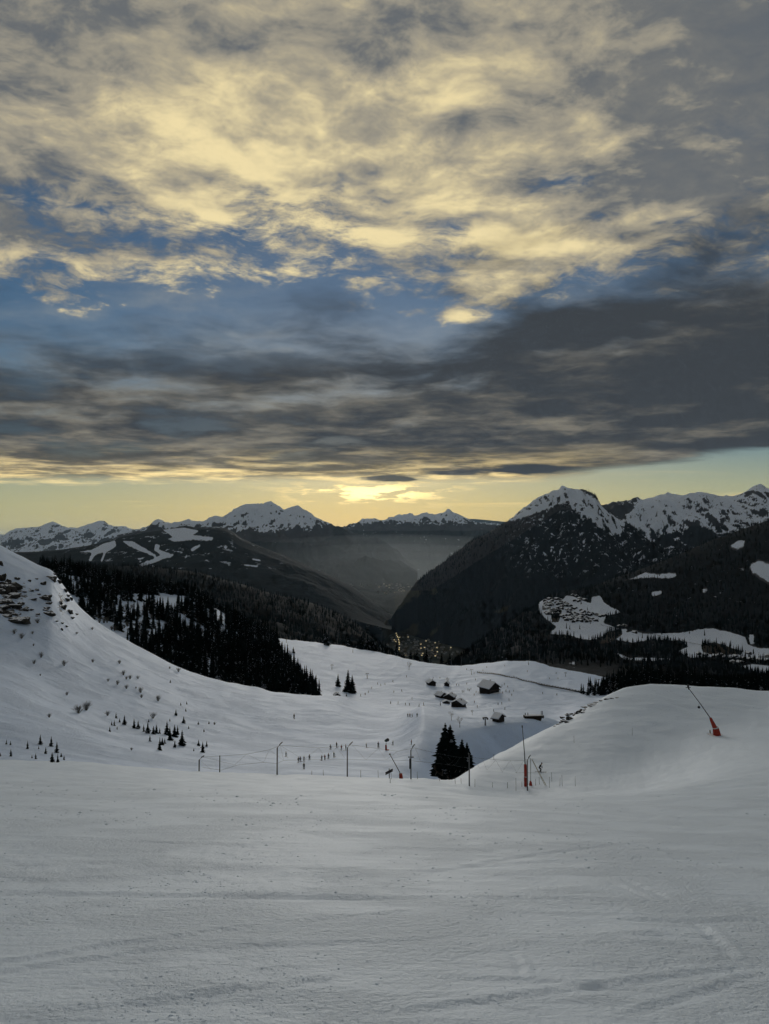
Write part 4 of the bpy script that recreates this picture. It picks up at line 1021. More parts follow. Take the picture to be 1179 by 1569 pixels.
# straight helper post
g = spot(337, 1181, (LY, 84)); g = Vector((g.x / g.y * min(g.y, 80), min(g.y, 80), 0)); g.z = ground(g.x, g.y)
b = MB(); b.tube([g - FO - Vector((0, 0, .3)), g - FO + Vector((0, 0, 25 / ppm(g.y)))], [.06, .05], 6); b.build('post', M['steel'], fence)
def cable(pts_, name='cable', r=0.022):
    b = MB(); b.tube(pts_, r * .45, 4); return b.build(name, M['steel'], fence)
lowp = [(311, 1176, 79), (340, 1180, 80), (365, 1172, 81), (403, 1168, 82), (425, 1170, 82), (435, 1165, 82), (470, 1164, 82), (500, 1164, 82), (540, 1164, 82), (590, 1164.5, 83), (625, 1165, 84), (665, 1169, 84), (690, 1172, 86), (719, 1177, 88), (746, 1180, 88), (770, 1183, 86), (792, 1184, 85), (812, 1184, 84), (824, 1184, 84)]
upp = [(311, 1160, 75), (338, 1158.5, 76), (378, 1155.5, 76), (413, 1149, 76), (430, 1142, 75), (489, 1146, 76), (539, 1141.5, 76), (580, 1147, 77), (610, 1151, 78), (635, 1146, 77), (665, 1153, 79), (700, 1160, 81), (725, 1161, 82), (760, 1164, 83), (782, 1165.5, 84), (803, 1165, 82), (814, 1162, 82)]
cable([at_lip(*p) for p in lowp], 'lower_cable'); cable([at_lip(*p) for p in upp], 'upper_cable')
for (x0, y0), (x1, y1) in [((378, 1155.5), (360, 1172)), ((378, 1155.5), (404, 1168)), ((413, 1149), (404, 1168)), ((413, 1149), (435, 1165)), ((430, 1142), (435, 1165)), ((431, 1143), (466, 1164)), ((489, 1146), (466, 1164)), ((489, 1146), (500, 1163)), ((516, 1145), (500, 1163)),
                           ((516, 1145), (530, 1163)), ((540, 1142), (561, 1164)), ((580, 1147), (561, 1164)), ((580, 1147), (592, 1164)), ((610, 1151), (592, 1164)), ((637, 1146), (645, 1167)), ((700, 1160), (688, 1172)), ((670, 1154), (688, 1172)), ((685, 1158), (697, 1173)), ((706, 1160), (697, 1173)), ((740, 1163), (746, 1180)),
                           ((760, 1164), (746, 1180)), ((760, 1164), (770, 1183)), ((782, 1165.5), (770, 1183)), ((782, 1165.5), (792, 1184)), ((803, 1165), (792, 1184)), ((308, 1166), (325, 1180)), ((311, 1160), (360, 1172)), ((725, 1161), (736, 1178))]:
    cable([at_lip(x0, y0, 77.5), at_lip(x1, y1, 82.5)], 'brace_wire', 0.014)
# information board on the fourth post
b = MB(); q = pt(630, 1160, tips[3][2] - 0.15); b.box(q - FO, (0.62, 0.05, 0.11)); b.build('crossbar', M['steel'], fence)
q = pt(628.5, 1170, tips[3][2] - 0.15); b = MB(); b.box(q - FO, (0.16, 0.12, 1.1)); b.build('sleeve', M['darkmetal'], fence)

# ------------------------------------------------------------------ marker stakes in the snow
for i, (px, py, hpx) in enumerate([(728, 1206, 12), (755, 1207, 8), (778, 1208, 9), (791, 1212, 19), (800, 1206, 8), (842, 1208, 17), (846, 1198, 14), (858, 1205, 13), (862, 1205, 17), (882, 1205, 15), (880, 1139, 11), (600, 1194, 12), (598, 1200, 7), (640, 1194, 11), (674, 1197, 6), (698, 1201, 10), (707, 1201, 8), (553, 1187, 11), (496, 1187, 9), (478, 1186, 8), (580, 1190, 11), (969, 1127, 11), (821, 1204, 10), (827, 1202, 11), (757, 1164, 8), (612, 1193, 8)]):
    h = spot(px, py, (78, 130)); k = 1 / ppm(h.y); b = MB()
    lean = rnd.uniform(-.06, .06)
    b.tube([(0, 0, -.2), (lean * hpx * k, 0, hpx * k)], [.022, .016], 5)
    o = b.build('marker_stake', M['darkmetal'] if i % 3 else M['steel'], None, loc=h)
    tag(o, 'thin dark marker stake planted in the snow near the piste lip', 'stake', 'thin marker stakes near the piste lip')

# ------------------------------------------------------------------ snow lances and fan gun
def cone_pad(b, p0, p1, r0, r1, n=12, mi=0):
    b.tube([p0, p0 + (p1 - p0) * .04, p0 + (p1 - p0) * .96, p1], [r0 * .9, r0, r1, r1 * .85], n, mi)
# upright lance by the fence end
h = spot(806, 1205, (80, 95)); k = 1 / ppm(h.y)
t = thing('snow_lance', 'upright snow lance with red padded base by the fence end', 'snow gun', h)
b = MB(); cone_pad(b, Vector((0, 0, -.2)), Vector((-.02, 0, 16 * k)), 2.6 * k, 2.6 * k); b.build('base_pad', M['red'], t, True)
b = MB(); b.tube([(0, 0, 14.3 * k), (0, 0, 15.2 * k)], [2.9 * k, 2.9 * k], 12); b.build('strap', M['pale'], t)
b = MB(); cone_pad(b, Vector((-.02, 0, 15 * k)), Vector((-.05, 0, 33 * k)), 2.2 * k, 2.0 * k); b.build('upper_pad', M['red'], t, True)
b = MB(); b.tube([(-.05, 0, 32 * k), (-.12, 0, 50 * k), (-4.6 * k, 0, 89 * k)], [.07, .055, .035], 6); b.build('lance_tube', M['steel'], t)
b = MB(); b.tube([(-4.6 * k, 0, 88 * k), (-4.8 * k, 0, 91 * k)], [.07, .06], 8); b.build('nozzle', M['darkmetal'], t)
# small red hydrant box and ladder beside it
h2 = spot(813.5, 1204, (80, 95)); k = 1 / ppm(h2.y); b = MB()
b.poly([(-2.4*k, -2*k, -.1), (2.4*k, -2*k, -.1), (2.4*k, 2*k, -.1), (-2.4*k, 2*k, -.1), (-1.4*k, -1.4*k, 5.5*k), (1.4*k, -1.4*k, 5.5*k), (1.4*k, 1.4*k, 5.5*k), (-1.4*k, 1.4*k, 5.5*k), (0, 0, 8*k)],
       [(0, 1, 5, 4), (1, 2, 6, 5), (2, 3, 7, 6), (3, 0, 4, 7), (4, 5, 8), (5, 6, 8), (6, 7, 8), (7, 4, 8)])
t = thing('hydrant_cover', 'small red hydrant cover beside the upright snow lance', 'hydrant', h2); b.build('cover', M['red'], t)
b = MB(); b.tube([(0, 0, 7 * k), (0.05, 0.1, 40 * k)], .03, 5); b.build('standpipe', M['steel'], t)
h3 = spot(838, 1204, (82, 100)); k = 1 / ppm(h3.y)
t = thing('slanted_ladder', 'thin pale timber prop slanting beside the upright snow lance', 'prop', h3)
for dx_ in (0, 1.8):
    b = MB(); b.tube([((0 - dx_) * k, 0, -.1), ((-21 - dx_ * .2) * k, .3, 38 * k)], [.028, .02], 5); b.build('rail', M['yellow'], t)
for f in (.1, .2, .3, .4):
    b = MB(); b.tube([(-21 * f * k, .3 * f, 38 * f * k), ((-21 * f - 1.6) * k, .3 * f, 38 * f * k)], .02, 4); b.build('rung', M['yellow'], t)
# tilted lance on the shoulder
h = spot(1099, 1127, (105, 130)); k = 1 / ppm(h.y)
t = thing('snow_lance', 'tilted snow lance with tapering red pads on the right-hand shoulder', 'snow gun', h)
b = MB(); cone_pad(b, Vector((0.6*k, 0, -.2)), Vector((-2.0*k, 0, 12 * k)), 6.0 * k, 4.6 * k, 8); b.build('base_pad', M['red'], t)
b = MB(); b.tube([(-2.0*k, 0, 11.2*k), (-2.3*k, 0, 12.4*k)], [4.8*k, 4.7*k], 8); b.build('collar', M['pale'], t)
b = MB(); cone_pad(b, Vector((-3.0*k, 0, 11.5*k)), Vector((-9.6*k, 0, 26.5 * k)), 3.6 * k, 1.9 * k, 8); b.build('upper_pad', M['red'], t)
b = MB(); b.tube([(-9.2*k, 0, 25.5*k), (-24*k, 0, 47*k), (-41 * k, 0, 70*k)], [.07, .06, .05], 6); b.build('lance_tube', M['darkmetal'], t)
b = MB(); b.tube([(-41*k, 0, 69*k), (-42.5*k, 0, 72.5*k)], [.12, .10], 8); b.box((-42.5*k, 0, 74.5*k), (.22, .22, .45)); b.box((-42.5*k, 0, 72*k), (.75, .08, .08)); b.build('nozzle', M['darkmetal'], t)
b = MB(); b.tube([(-27*k, -.02, 42.5*k), (-27*k, -.10, 42.5*k)], [1.9*k, 1.9*k], 16); b.build('weight_disc', M['darkmetal'], t)
b = MB(); b.tube([(-27*k, 0, 44*k), (-26*k, 0, 49.5*k)], .015, 4); b.build('hanger', M['darkmetal'], t)
b = MB(); b.box((0.0, 0, .0), (22 * k, 2.2, .12)); b.build('snow_plinth', M['roofsnow'], t)
h = spot(1089, 1126, (105, 130)); b = MB(); b.tube([(0, 0, -.2), (-.08, 0, 7 / ppm(h.y))], [.09, .07], 6); tag(b.build('marker_stake', M['yellow'], None, loc=h), 'short stout yellowish post left of the tilted snow lance', 'stake')
# half-hidden lance on the lip
h = spot(615, 1190, (78, 140)); k = 1 / ppm(h.y)
t = thing('snow_lance', 'half-hidden snow lance with red base and long thin tube beside the signpost', 'snow gun', h)
b = MB(); cone_pad(b, Vector((0.8*k, 0, -.4)), Vector((-.8*k, 0, 7.5 * k)), 3.0 * k, 2.6 * k, 8); b.build('base_pad', M['red'], t)
b = MB(); b.tube([(-.8*k, 0, 7*k), (-17*k, 0, 36*k)], [.05, .035], 5); b.build('lance_tube', M['darkmetal'], t)
b = MB(); b.tube([(-16.8*k, 0, 35.6*k), (-17.4*k, 0, 37*k)], [.10, .09], 8); b.build('nozzle', M['darkmetal'], t)
# fan gun in the bowl
h = spot(592, 1150, (190, 260)); k = 1 / ppm(h.y)
t = thing('fan_snow_gun', 'dark green fan snow gun on red padded column in the bowl', 'snow gun', h)
b = MB(); cone_pad(b, Vector((0, 0, -.3)), Vector((-.3*k, 0, 8*k)), 1.5*k, 1.2*k); b.build('column_pad', M['red'], t, True)
b = MB(); b.box((2*k, 0, .05), (5*k, 1, .25)); b.build('foot', M['red'], t)
b = MB(); b.tube([(-.3*k, 0, 7.5*k), (0, 0, 12*k)], [.09, .08], 6); b.build('column', M['steel'], t)
b = MB(); b.tube([(-1.2*k, .5, 13.5*k), (0, 0, 14.5*k), (2.2*k, -.6, 16.5*k)], [1.5*k, 2.1*k, 2.3*k], 14); b.build('fan_housing', M['green'], t, True)
b = MB(); b.tube([(2.2*k, -.6, 16.5*k), (2.5*k, -.7, 16.8*k)], [2.45*k, 2.45*k], 14); b.build('nozzle_ring', M['darkmetal'], t)
# direction signpost
h = spot(597, 1191, (76, 90)); k = 1 / ppm(h.y)
t = thing('signpost', 'two-plank direction signpost on the piste lip left of the red lance base', 'sign', h)
b = MB(); b.tube([(0, 0, -.2), (-.03, 0, 15 * k)], .05, 6); b.build('post', M['steel'], t)
for dz_, mt in ((11.6, 'wood'), (9.4, 'wood')):
    b = MB(); R_ = Matrix.Rotation(math.radians(-27), 3, 'Y'); b.box((-.4*k, -.08, dz_ * k), (12.5 * k, .05, 1.7 * k), R_); b.build('sign_board', M[mt], t)

# ------------------------------------------------------------------ skiers
def skin_body(joints, edges, zsplit):
    me = bpy.data.meshes.new('body'); me.from_pydata([j[0] for j in joints], edges, [])
    o = bpy.data.objects.new('tmp_body', me); COL.link(o)
    o.modifiers.new('skin', 'SKIN'); sub = o.modifiers.new('sub', 'SUBSURF'); sub.levels = sub.render_levels = 1
    for i, (c, r) in enumerate(joints):
        me.skin_vertices[0].data[i].radius = (r, r)
        me.skin_vertices[0].data[i].use_root = (i == 0)
    bpy.context.view_layer.update()
    ev = o.evaluated_get(bpy.context.evaluated_depsgraph_get())
    out = bpy.data.meshes.new_from_object(ev); out.name = 'body'
    bpy.data.objects.remove(o)
    out.materials.clear()
    for p in out.polygons:
        p.use_smooth = True; z = p.center.z
        p.material_index = 2 if z > 1.46 else (1 if z < zsplit else 0)
    return out
def pose(kind):
    if kind == 'stand':
        J = [((0, 0, .95), .15), ((0, 0, 1.2), .15), ((0, 0, 1.42), .13), ((0, 0, 1.52), .07), ((0, -.02, 1.63), .10), ((0, -.01, 1.72), .09),
             ((.2, 0, 1.4), .075), ((.27, -.05, 1.12), .055), ((.25, -.3, .98), .04), ((-.2, 0, 1.4), .075), ((-.27, -.05, 1.12), .055), ((-.25, -.3, .98), .04),
             ((.11, 0, .86), .11), ((.13, -.06, .5), .085), ((.13, .02, .1), .06), ((.13, -.1, .05), .05), ((-.11, 0, .86), .11), ((-.13, -.06, .5), .085), ((-.13, .02, .1), .06), ((-.13, -.1, .05), .05)]
    else:   # tucked, knees bent, leaning forward (towards -Y)
        J = [((0, .18, .80), .15), ((0, .02, 1.0), .155), ((0, -.14, 1.17), .14), ((0, -.22, 1.27), .07), ((0, -.28, 1.37), .10), ((0, -.28, 1.47), .09),
             ((.2, -.14, 1.16), .075), ((.30, -.10, .92), .055), ((.26, -.40, .86), .04), ((-.2, -.14, 1.16), .075), ((-.30, -.10, .92), .055), ((-.26, -.40, .86), .04),
             ((.12, .16, .72), .11), ((.15, -.14, .47), .085), ((.14, .06, .1), .06), ((.14, -.08, .05), .05), ((-.12, .16, .72), .11), ((-.15, -.14, .47), .085), ((-.14, .06, .1), .06), ((-.14, -.08, .05), .05)]
    Eg = [(0, 1), (1, 2), (2, 3), (3, 4), (4, 5), (2, 6), (6, 7), (7, 8), (2, 9), (9, 10), (10, 11), (0, 12), (12, 13), (13, 14), (14, 15), (0, 16), (16, 17), (17, 18), (18, 19)]
    return J, Eg
CLOTH = {n: flat('jacket_' + n, c, 0.8) for n, c in {'black': (.014, .014, .016), 'navy': (.018, .026, .06), 'red': (.16, .02, .018), 'teal': (.015, .06, .065), 'grey': (.07, .07, .075)}.items()}
TROUSER = flat('dark_trousers', (.013, .013, .015), .8); HELM = flat('dark_helmet', (.02, .02, .022), .4); SKI = flat('ski_top', (.05, .05, .055), .4)
BODY = {}
for kd in ('stand', 'tuck'):
    J, Eg = pose('stand' if kd == 'stand' else 'tuck')
    base = skin_body(J, Eg, .92 if kd == 'stand' else .80)
    if kd == 'tuck':
        for p in base.polygons: p.material_index = 2 if p.center.z > 1.28 else (1 if p.center.z < .8 else 0)
    for cn, cm in CLOTH.items():
        m2 = base.copy(); m2.materials.append(cm); m2.materials.append(TROUSER); m2.materials.append(M['skin']); BODY[kd, cn] = m2
def ski_mesh():
    b = MB(); prof = [(-.98, .07), (-.8, .005), (0, 0), (.7, .005), (.82, .04)]
    vs_ = []
    for y, z in prof: vs_ += [(-.045, y, z), (.045, y, z), (.045, y, z + .025), (-.045, y, z + .025)]
    fs = []
    for i in range(len(prof) - 1):
        o = i * 4
        for k in range(4): fs.append((o + k, o + (k+1) % 4, o + 4 + (k+1) % 4, o + 4 + k))
    fs += [(0, 1, 2, 3), (16, 19, 18, 17)]
    b.poly(vs_, fs); return b.mesh('ski', SKI)
SKI_ME = ski_mesh()
def helmet_mesh(c):
    bm = bmesh.new(); bmesh.ops.create_uvsphere(bm, u_segments=10, v_segments=7, radius=.125)
    for v in bm.verts: v.co.z *= 1.0 if v.co.z > -.03 else .45; v.co += Vector(c)
    me = bpy.data.meshes.new('helmet'); bm.to_mesh(me); bm.free(); me.materials.append(HELM); return me
HEL = {'stand': helmet_mesh((0, 0, 1.72)), 'tuck': helmet_mesh((0, -.27, 1.47))}
b = MB(); b.tube([(0, 0, 0), (0, -.02, 1.0)], [.012, .014], 5); b.tube([(0, 0, .06), (0, 0, .075)], [.05, .05], 8); POLE = b.mesh('ski_pole', SKI)
def skier(px, py, hpx, label, group, kd='stand', cloth='black', rz=0.0, fall=(200, 900), loc=None):
    h = loc or spot(px, py, fall)
    s_ = min(max(hpx / ppm(h.y) / 1.78, 0.75), 1.12)
    o = thing('person', label, 'person', h, group, rz, s_)
    link('body', BODY[kd, cloth], o); link('helmet', HEL[kd], o)
    for sx in (-.13, .13):
        link('ski', SKI_ME, o).location = (sx, -.02, 0.0)
        p = link('ski_pole', POLE, o); p.location = (sx * 2.2, -.32 if kd == 'stand' else -.1, 0.0); p.rotation_euler = (0.0 if kd == 'stand' else .3, 0, 0)
    return o
skier(828, 1183, 16, 'skier in black jacket gliding past the upright snow lance', None, 'tuck', 'black', 1.35, (90, 130))
cl = ['black', 'navy', 'black', 'grey', 'black', 'red', 'black', 'teal']
G1 = [(457.5, 1169), (460.5, 1168), (466, 1167), (474.5, 1165), (493.5, 1166), (498, 1165), (503.5, 1163), (512, 1161)]
for i, (px, py) in enumerate(G1):
    skier(px, py, 8.5, 'ski class member standing in the front row of the bowl', 'front row of the ski class in the bowl', 'stand', cl[i % 8], rnd.uniform(0, 6.28))
G2 = [(507, 1149), (516, 1146), (523.5, 1150), (530, 1150)]
for i, (px, py) in enumerate(G2):
    skier(px, py, 8.5, 'skier standing in the back row behind the second crook-topped post', 'back row of skiers in the bowl', 'tuck' if i == 0 else 'stand', cl[(i + 3) % 8], rnd.uniform(0, 6.28))
for i, (px, py, hp, lab) in enumerate([(466, 1179, 8, 'skier nearest the piste lip below the ski class'), (438.5, 1160, 8, 'dark skier alone at the left of the ski class'), (561.5, 1146, 7, 'lone skier midway between ski class and fan snow gun'),
                                   (580, 1146, 9, 'dark skier just left of the fan snow gun'), (602.5, 1142, 5, 'small skier just right of the fan snow gun'), (631, 1141, 5, 'small skier on the crest of the mound'), (451, 1102, 8, 'lone dark skier high on the smooth hump of the bowl')]):
    skier(px, py, hp, lab, None, 'stand', cl[i % 8], i)
C5 = lambda x, y: (380 + x / 2.9475, 960 + y / 2.9475)
for x, y in [(722, 409), (729, 408), (734, 409), (742, 410), (765, 409)]:
    skier(*C5(x, y), 4.5, 'tiny skier standing in the row on the far hump', 'skiers in a row on the far hump', 'stand', rnd.choice(cl), rnd.uniform(0, 6))
for x, y in [(645, 350), (679, 352), (712, 356), (730, 358), (774, 363), (793, 358)]:
    skier(*C5(x, y), 4.5, 'tiny skier strung out along the crest of the far hump', 'skiers along the crest of the far hump', 'stand', rnd.choice(cl), rnd.uniform(0, 6))
for x, y in [(660, 300), (695, 295), (717, 230), (586, 262), (560, 282), (544, 300), (538, 228), (600, 268), (620, 264), (510, 316), (655, 252), (742, 330), (870, 356), (530, 310)]:
    skier(*C5(x, y), 4.5, 'tiny skier on open snow between the left wood and huts', 'skiers on the open snow left of the huts', 'stand', rnd.choice(cl), rnd.uniform(0, 6))
C5b = lambda x, y: (620 + x / 4.9125, 1000 + y / 4.9125)
for x, y in [(435, 300), (448, 300), (478, 285), (490, 290), (500, 282), (540, 305), (555, 310), (410, 250), (470, 240), (720, 290), (735, 255), (752, 246), (775, 262), (765, 295), (790, 300), (808, 328), (787, 362), (820, 296), (733, 390), (705, 395), (528, 380), (548, 415), (463, 420), (525, 325), (740, 310), (757, 430), (670, 445), (392, 250)]:
    skier(*C5b(x, y), 4.2, 'tiny figure on the trampled snow round the big chalet', 'figures on the snow round the big chalet', 'stand', rnd.choice(cl), rnd.uniform(0, 6))
for x, y in [(755, 105), (592, 138), (525, 160), (536, 208), (823, 185), (925, 145), (935, 92), (1092, 200), (1142, 160), (1157, 200), (1040, 312), (1147, 322), (620, 115), (468, 130)]:
    skier(*C5b(x, y), 4.2, 'tiny skier on the plateau beside the long conveyor lift', 'skiers on the plateau beside the conveyor lift', 'tuck', rnd.choice(cl), rnd.uniform(0, 6))

# ------------------------------------------------------------------ chalets
def chalet(px, py, wpx, hpx, dpx, rz, label, snow=True, lit=0, name='chalet', over=0.12, wall='wood', big=False):
    h = spot(px, py); k = 1 / ppm(h.y)
    W, Hh, D = wpx * k, hpx * k, dpx * k
    t = thing(name, label, 'hut' if not big else 'chalet', h, None, rz)
    wh = Hh * .58; rh = Hh * .42
    b = MB(); b.poly([(-W/2, -D/2, -1.5), (W/2, -D/2, -1.5), (W/2, D/2, -1.5), (-W/2, D/2, -1.5), (-W/2, -D/2, wh), (W/2, -D/2, wh), (W/2, D/2, wh), (-W/2, D/2, wh), (0, -D/2, Hh), (0, D/2, Hh)],
                     [(0, 1, 5, 4), (2, 3, 7, 6), (1, 2, 6, 5), (3, 0, 4, 7), (4, 5, 8), (6, 7, 9)])
    w_ = b.build('wall', M[wall], t)
    ov = W * over; th = max(.35, Hh * .07)
    r_ = None
    for s_ in (-1, 1):
        sl = rh / (W/2); ex = W/2 + ov; ez = wh - ov * sl
        for kind, zo, thk, mt in (('roof', 0.02, th * .5, 'wood'), ('roof_snow', th * .52 + .03, th * 1.1, 'roofsnow')):
            if kind == 'roof_snow' and not snow: continue
            b = MB(); yo = D/2 + ov * .9 - (0.15 if kind == 'roof_snow' else 0); exx = ex - (.1 if kind == 'roof_snow' else 0); ezz = wh - (exx - W/2) * sl
            b.poly([(0, -yo, Hh + zo), (s_*exx, -yo, ezz + zo), (s_*exx, yo, ezz + zo), (0, yo, Hh + zo), (0, -yo, Hh + zo + thk), (s_*exx, -yo, ezz + zo + thk), (s_*exx, yo, ezz + zo + thk), (0, yo, Hh + zo + thk)],
                   [(0, 1, 2, 3), (4, 7, 6, 5), (0, 4, 5, 1), (1, 5, 6, 2), (2, 6, 7, 3), (3, 7, 4, 0)])
            o = b.build(kind, M[mt], t if kind == 'roof' else r_)
            if kind == 'roof': r_ = o
    b = MB(); b.box((W*.22, D*.1, Hh * .98), (W*.07, W*.07, Hh*.3)); b.build('chimney', M['stone'], r_)
    nw = 4 if big else 2
    for row in range(2 if big else 1):
        for i in range(nw):
            x = -W*.36 + W*.72 * i / (nw - 1); z = wh * (.32 + .45 * row)
            b = MB(); b.box((x, -D/2 - .03, z), (W*.09, .08, wh*.2)); b.build('window', M['lit'] if lit and (i + row) % 3 == 1 else M['glass'], t)
    b = MB(); b.box((W*.05, -D/2 - .04, wh*.12), (W*.10, .1, wh*.34)); b.build('door', M['wood2'], t)
    if big:
        b = MB(); b.box((0, -D/2 - W*.05, wh*.52), (W*.95, W*.10, .18)); b.build('balcony_floor', M['wood2'], t)
        b = MB(); b.box((0, -D/2 - W*.10, wh*.60), (W*.95, .1, wh*.12)); b.build('balcony_rail', M['wood2'], t)
        b = MB(); b.box((W*.12, -D/2 - W*.22, wh*.02 + .6), (W*.8, W*.30, .35)); b.build('terrace_snow', M['roofsnow'], t)
        b = MB(); b.box((W*.12, -D/2 - W*.22, -.5), (W*.78, W*.28, 1.6)); b.build('terrace_base', M['stone'], t)
    return t
chalet(750, 1061, 20, 16, 22, 0.6, 'big dark timber chalet with broad snow-covered roof on the plateau', True, 0, 'chalet', .14, 'wood', True)
chalet(661, 1050, 11, 8, 11, 0.3, 'small snow-roofed hut at the upper left of the hut group', True)
chalet(685, 1051, 7, 7, 9, -0.2, 'narrow snow-roofed hut under the bare rounded tree')
chalet(676, 1069, 13, 8, 12, 0.7, 'low hut at the left of the middle hut pair')
chalet(690, 1072, 14, 9, 12, -0.4, 'snow-roofed hut at the right of the middle hut pair')
chalet(703, 1083, 18, 11, 14, -0.5, 'widest small hut below the middle pair, nearest the mound')
chalet(684, 1078, 10, 4.5, 6, 0.1, 'low shed left of the widest small hut')
chalet(517, 988, 9, 7, 9, 0.2, 'small snow-roofed hut on the far brow beside the lone spruce')
chalet(764, 1106, 19, 11, 10, 0.9, 'dark lift hut half buried behind the mound')
# timber lift terminal / log deck
h = spot(818, 1101); k = 1 / ppm(h.y)
t = thing('timber_deck', 'brown timber deck structure with posts behind the right end of the mound', 'deck', h, None, 0.12)
b = MB(); b.box((0, 0, 4.2*k), (30*k, 8*k, 1.2*k)); b.build('deck', M['wood2'], t)
b = MB(); b.poly([(-14*k, -4*k, -1), (9*k, -4*k, -1), (13*k, -4*k, 3.6*k), (-15*k, -4*k, 3.6*k), (-14*k, 4*k, -1), (9*k, 4*k, -1), (13*k, 4*k, 3.6*k), (-15*k, 4*k, 3.6*k)], [(0, 1, 2, 3), (4, 7, 6, 5), (0, 4, 5, 1), (1, 5, 6, 2), (2, 6, 7, 3), (3, 7, 4, 0)]); b.build('base', M['wood'], t)
b = MB(); b.tube([(14*k, 0, 2*k), (15.5*k, 0, 2*k)], [2.3*k, 2.3*k], 14); b.build('end_wheel', M['darkmetal'], t)
for x in (-13, -9, 12, 14):
    b = MB(); b.tube([(x*k, 0, 4*k), (x*k, 0, (11 if x > 0 else 9)*k)], .12, 6); b.build('mast', M['steel'], t)
b = MB(); b.box((0, 0, 5.1*k), (28*k, 7*k, .5*k)); b.build('deck_snow', M['roofsnow'], t)

# ------------------------------------------------------------------ conveyor lift
a_ = spot(733, 1031); z_ = spot(903, 1063)
conv = thing('conveyor_lift', 'long straight conveyor lift with railing crossing the plateau', 'ski lift', a_)
dv = z_ - a_; n_ = 44; side = Vector((-dv.y, dv.x, 0)).normalized()
def cpt(f, off, up_): 
    p = a_ + dv * f + side * off; p.z = max(ground(p.x, p.y), p.z) + up_; return p - a_
b = MB()
ring = []
for i in range(n_ + 1):
    f = i / n_; ring += [cpt(f, -.9, -.3), cpt(f, .9, -.3), cpt(f, .9, .55), cpt(f, -.9, .55)]
fs = []
for i in range(n_):
    o = i * 4
    for k in range(4): fs.append((o + k, o + (k+1) % 4, o + 4 + (k+1) % 4, o + 4 + k))
b.poly(ring, fs); b.build('belt_bed', M['darkmetal'], conv)
b = MB(); b.tube([cpt(i / n_, -1.1, 1.5) for i in range(n_ + 1)], .07, 4); b.build('handrail', M['darkmetal'], conv)
for i in range(0, n_ + 1):
    b = MB(); p = cpt(i / n_, -1.1, 0); b.box(p + Vector((0, 0, .7)), (.5, .35, 1.6)); b.build('rail_post', M['darkmetal'], conv)

# ------------------------------------------------------------------ lift pylons, masts
def pylon(px, py, hpx, label, arm=True):
    h = spot(px, py); k = 1 / ppm(h.y)
    t = thing('lift_pylon', label, 'pylon', h, None, rnd.uniform(-.2, .2))
    b = MB(); b.tube([(0, 0, -.5), (0, 0, hpx * k)], [.28, .16], 8); b.build('mast', M['steel'], t)
    if arm:
        b = MB(); b.box((0, 0, hpx*k), (hpx*k*.5, .3, .3)); b.build('crossarm', M['steel'], t)
        for s_ in (-1, 1):
            b = MB(); b.tube([(s_*hpx*k*.24, -.6, hpx*k - .3), (s_*hpx*k*.24, .6, hpx*k - .3)], [.3, .3], 8); b.build('sheave', M['darkmetal'], t)
for px, py, hp, lab, arm in ((744, 1112, 12, 'T-shaped lift pylon between the bare tree pair and the dark lift hut', True), (723, 1034, 8, 'T-shaped lift pylon above the big chalet', True), (707, 1021, 14, 'tall dark lift mast on the brow left of centre', False),
                            (692, 1020, 16, 'slim pale mast on the brow beside the dark trees', False), (509, 1026, 7, 'small lift pylon on the open snow right of the wood', True), (563, 1040, 8, 'small lift pylon midway up the open plateau', True), (810, 1019, 7, 'thin post on the brow above the conveyor lift', False),
                            (541, 1000, 5, 'stubby post near the brow hut', False), (867, 1037, 6, 'post on the snow right of the conveyor lift', True), (918, 1047, 6, 'T-post at the right end of the plateau', True), (675, 1081, 6, 'dark post left of the low shed', False)):
    pylon(px, py, hp, lab, arm)

# ------------------------------------------------------------------ village on the terrace, far town
def simple_house(seed):
    r = random.Random(seed); W, D, Hh = r.uniform(11, 16), r.uniform(9, 12), r.uniform(7, 9.5)
    b = MB(); wh = Hh * .62
    b.poly([(-W/2, -D/2, -3), (W/2, -D/2, -3), (W/2, D/2, -3), (-W/2, D/2, -3), (-W/2, -D/2, wh), (W/2, -D/2, wh), (W/2, D/2, wh), (-W/2, D/2, wh), (0, -D/2, Hh), (0, D/2, Hh)],
           [(0, 1, 5, 4), (2, 3, 7, 6), (1, 2, 6, 5), (3, 0, 4, 7), (4, 5, 8), (6, 7, 9)])
    wall = b.mesh('wall', M['wood'] if r.random() < .75 else M['stone'])
    b = MB(); ov = 1.4
    for s_ in (-1, 1):
        sl = (Hh - wh) / (W/2); ex = W/2 + ov; ez = wh - ov * sl; yo = D/2 + ov
        b.poly([(0, -yo, Hh), (s_*ex, -yo, ez), (s_*ex, yo, ez), (0, yo, Hh), (0, -yo, Hh + .7), (s_*ex, -yo, ez + .7), (s_*ex, yo, ez + .7), (0, yo, Hh + .7)], [(0, 1, 2, 3), (4, 7, 6, 5), (0, 4, 5, 1), (1, 5, 6, 2), (2, 6, 7, 3), (3, 7, 4, 0)])
    roof = b.mesh('roof', M['roofsnow'])
    wins = []
    for x in (-W*.25, W*.25):
        b = MB(); b.box((x, -D/2 - .05, wh*.45), (W*.14, .15, wh*.28)); wins.append(b.mesh('window', M['glass']))
    return wall, roof, wins
HS = [simple_house(i) for i in range(6)]
def house_at(p, label, group, i, lit=False):
    t = thing('house', label, 'house', p, group, rnd.uniform(-.6, .6)); w_, r_, wins = HS[i % 6]
    link('wall', w_, t); link('roof', r_, t)
    for w in wins: link('window', w, t)
def hit9(px, py):
    return W9.hit(px, py, 1300, 4200)
C8 = lambda x, y: (820 + x / 6.55, 880 + y / 6.55)
nh = 0
vill = []
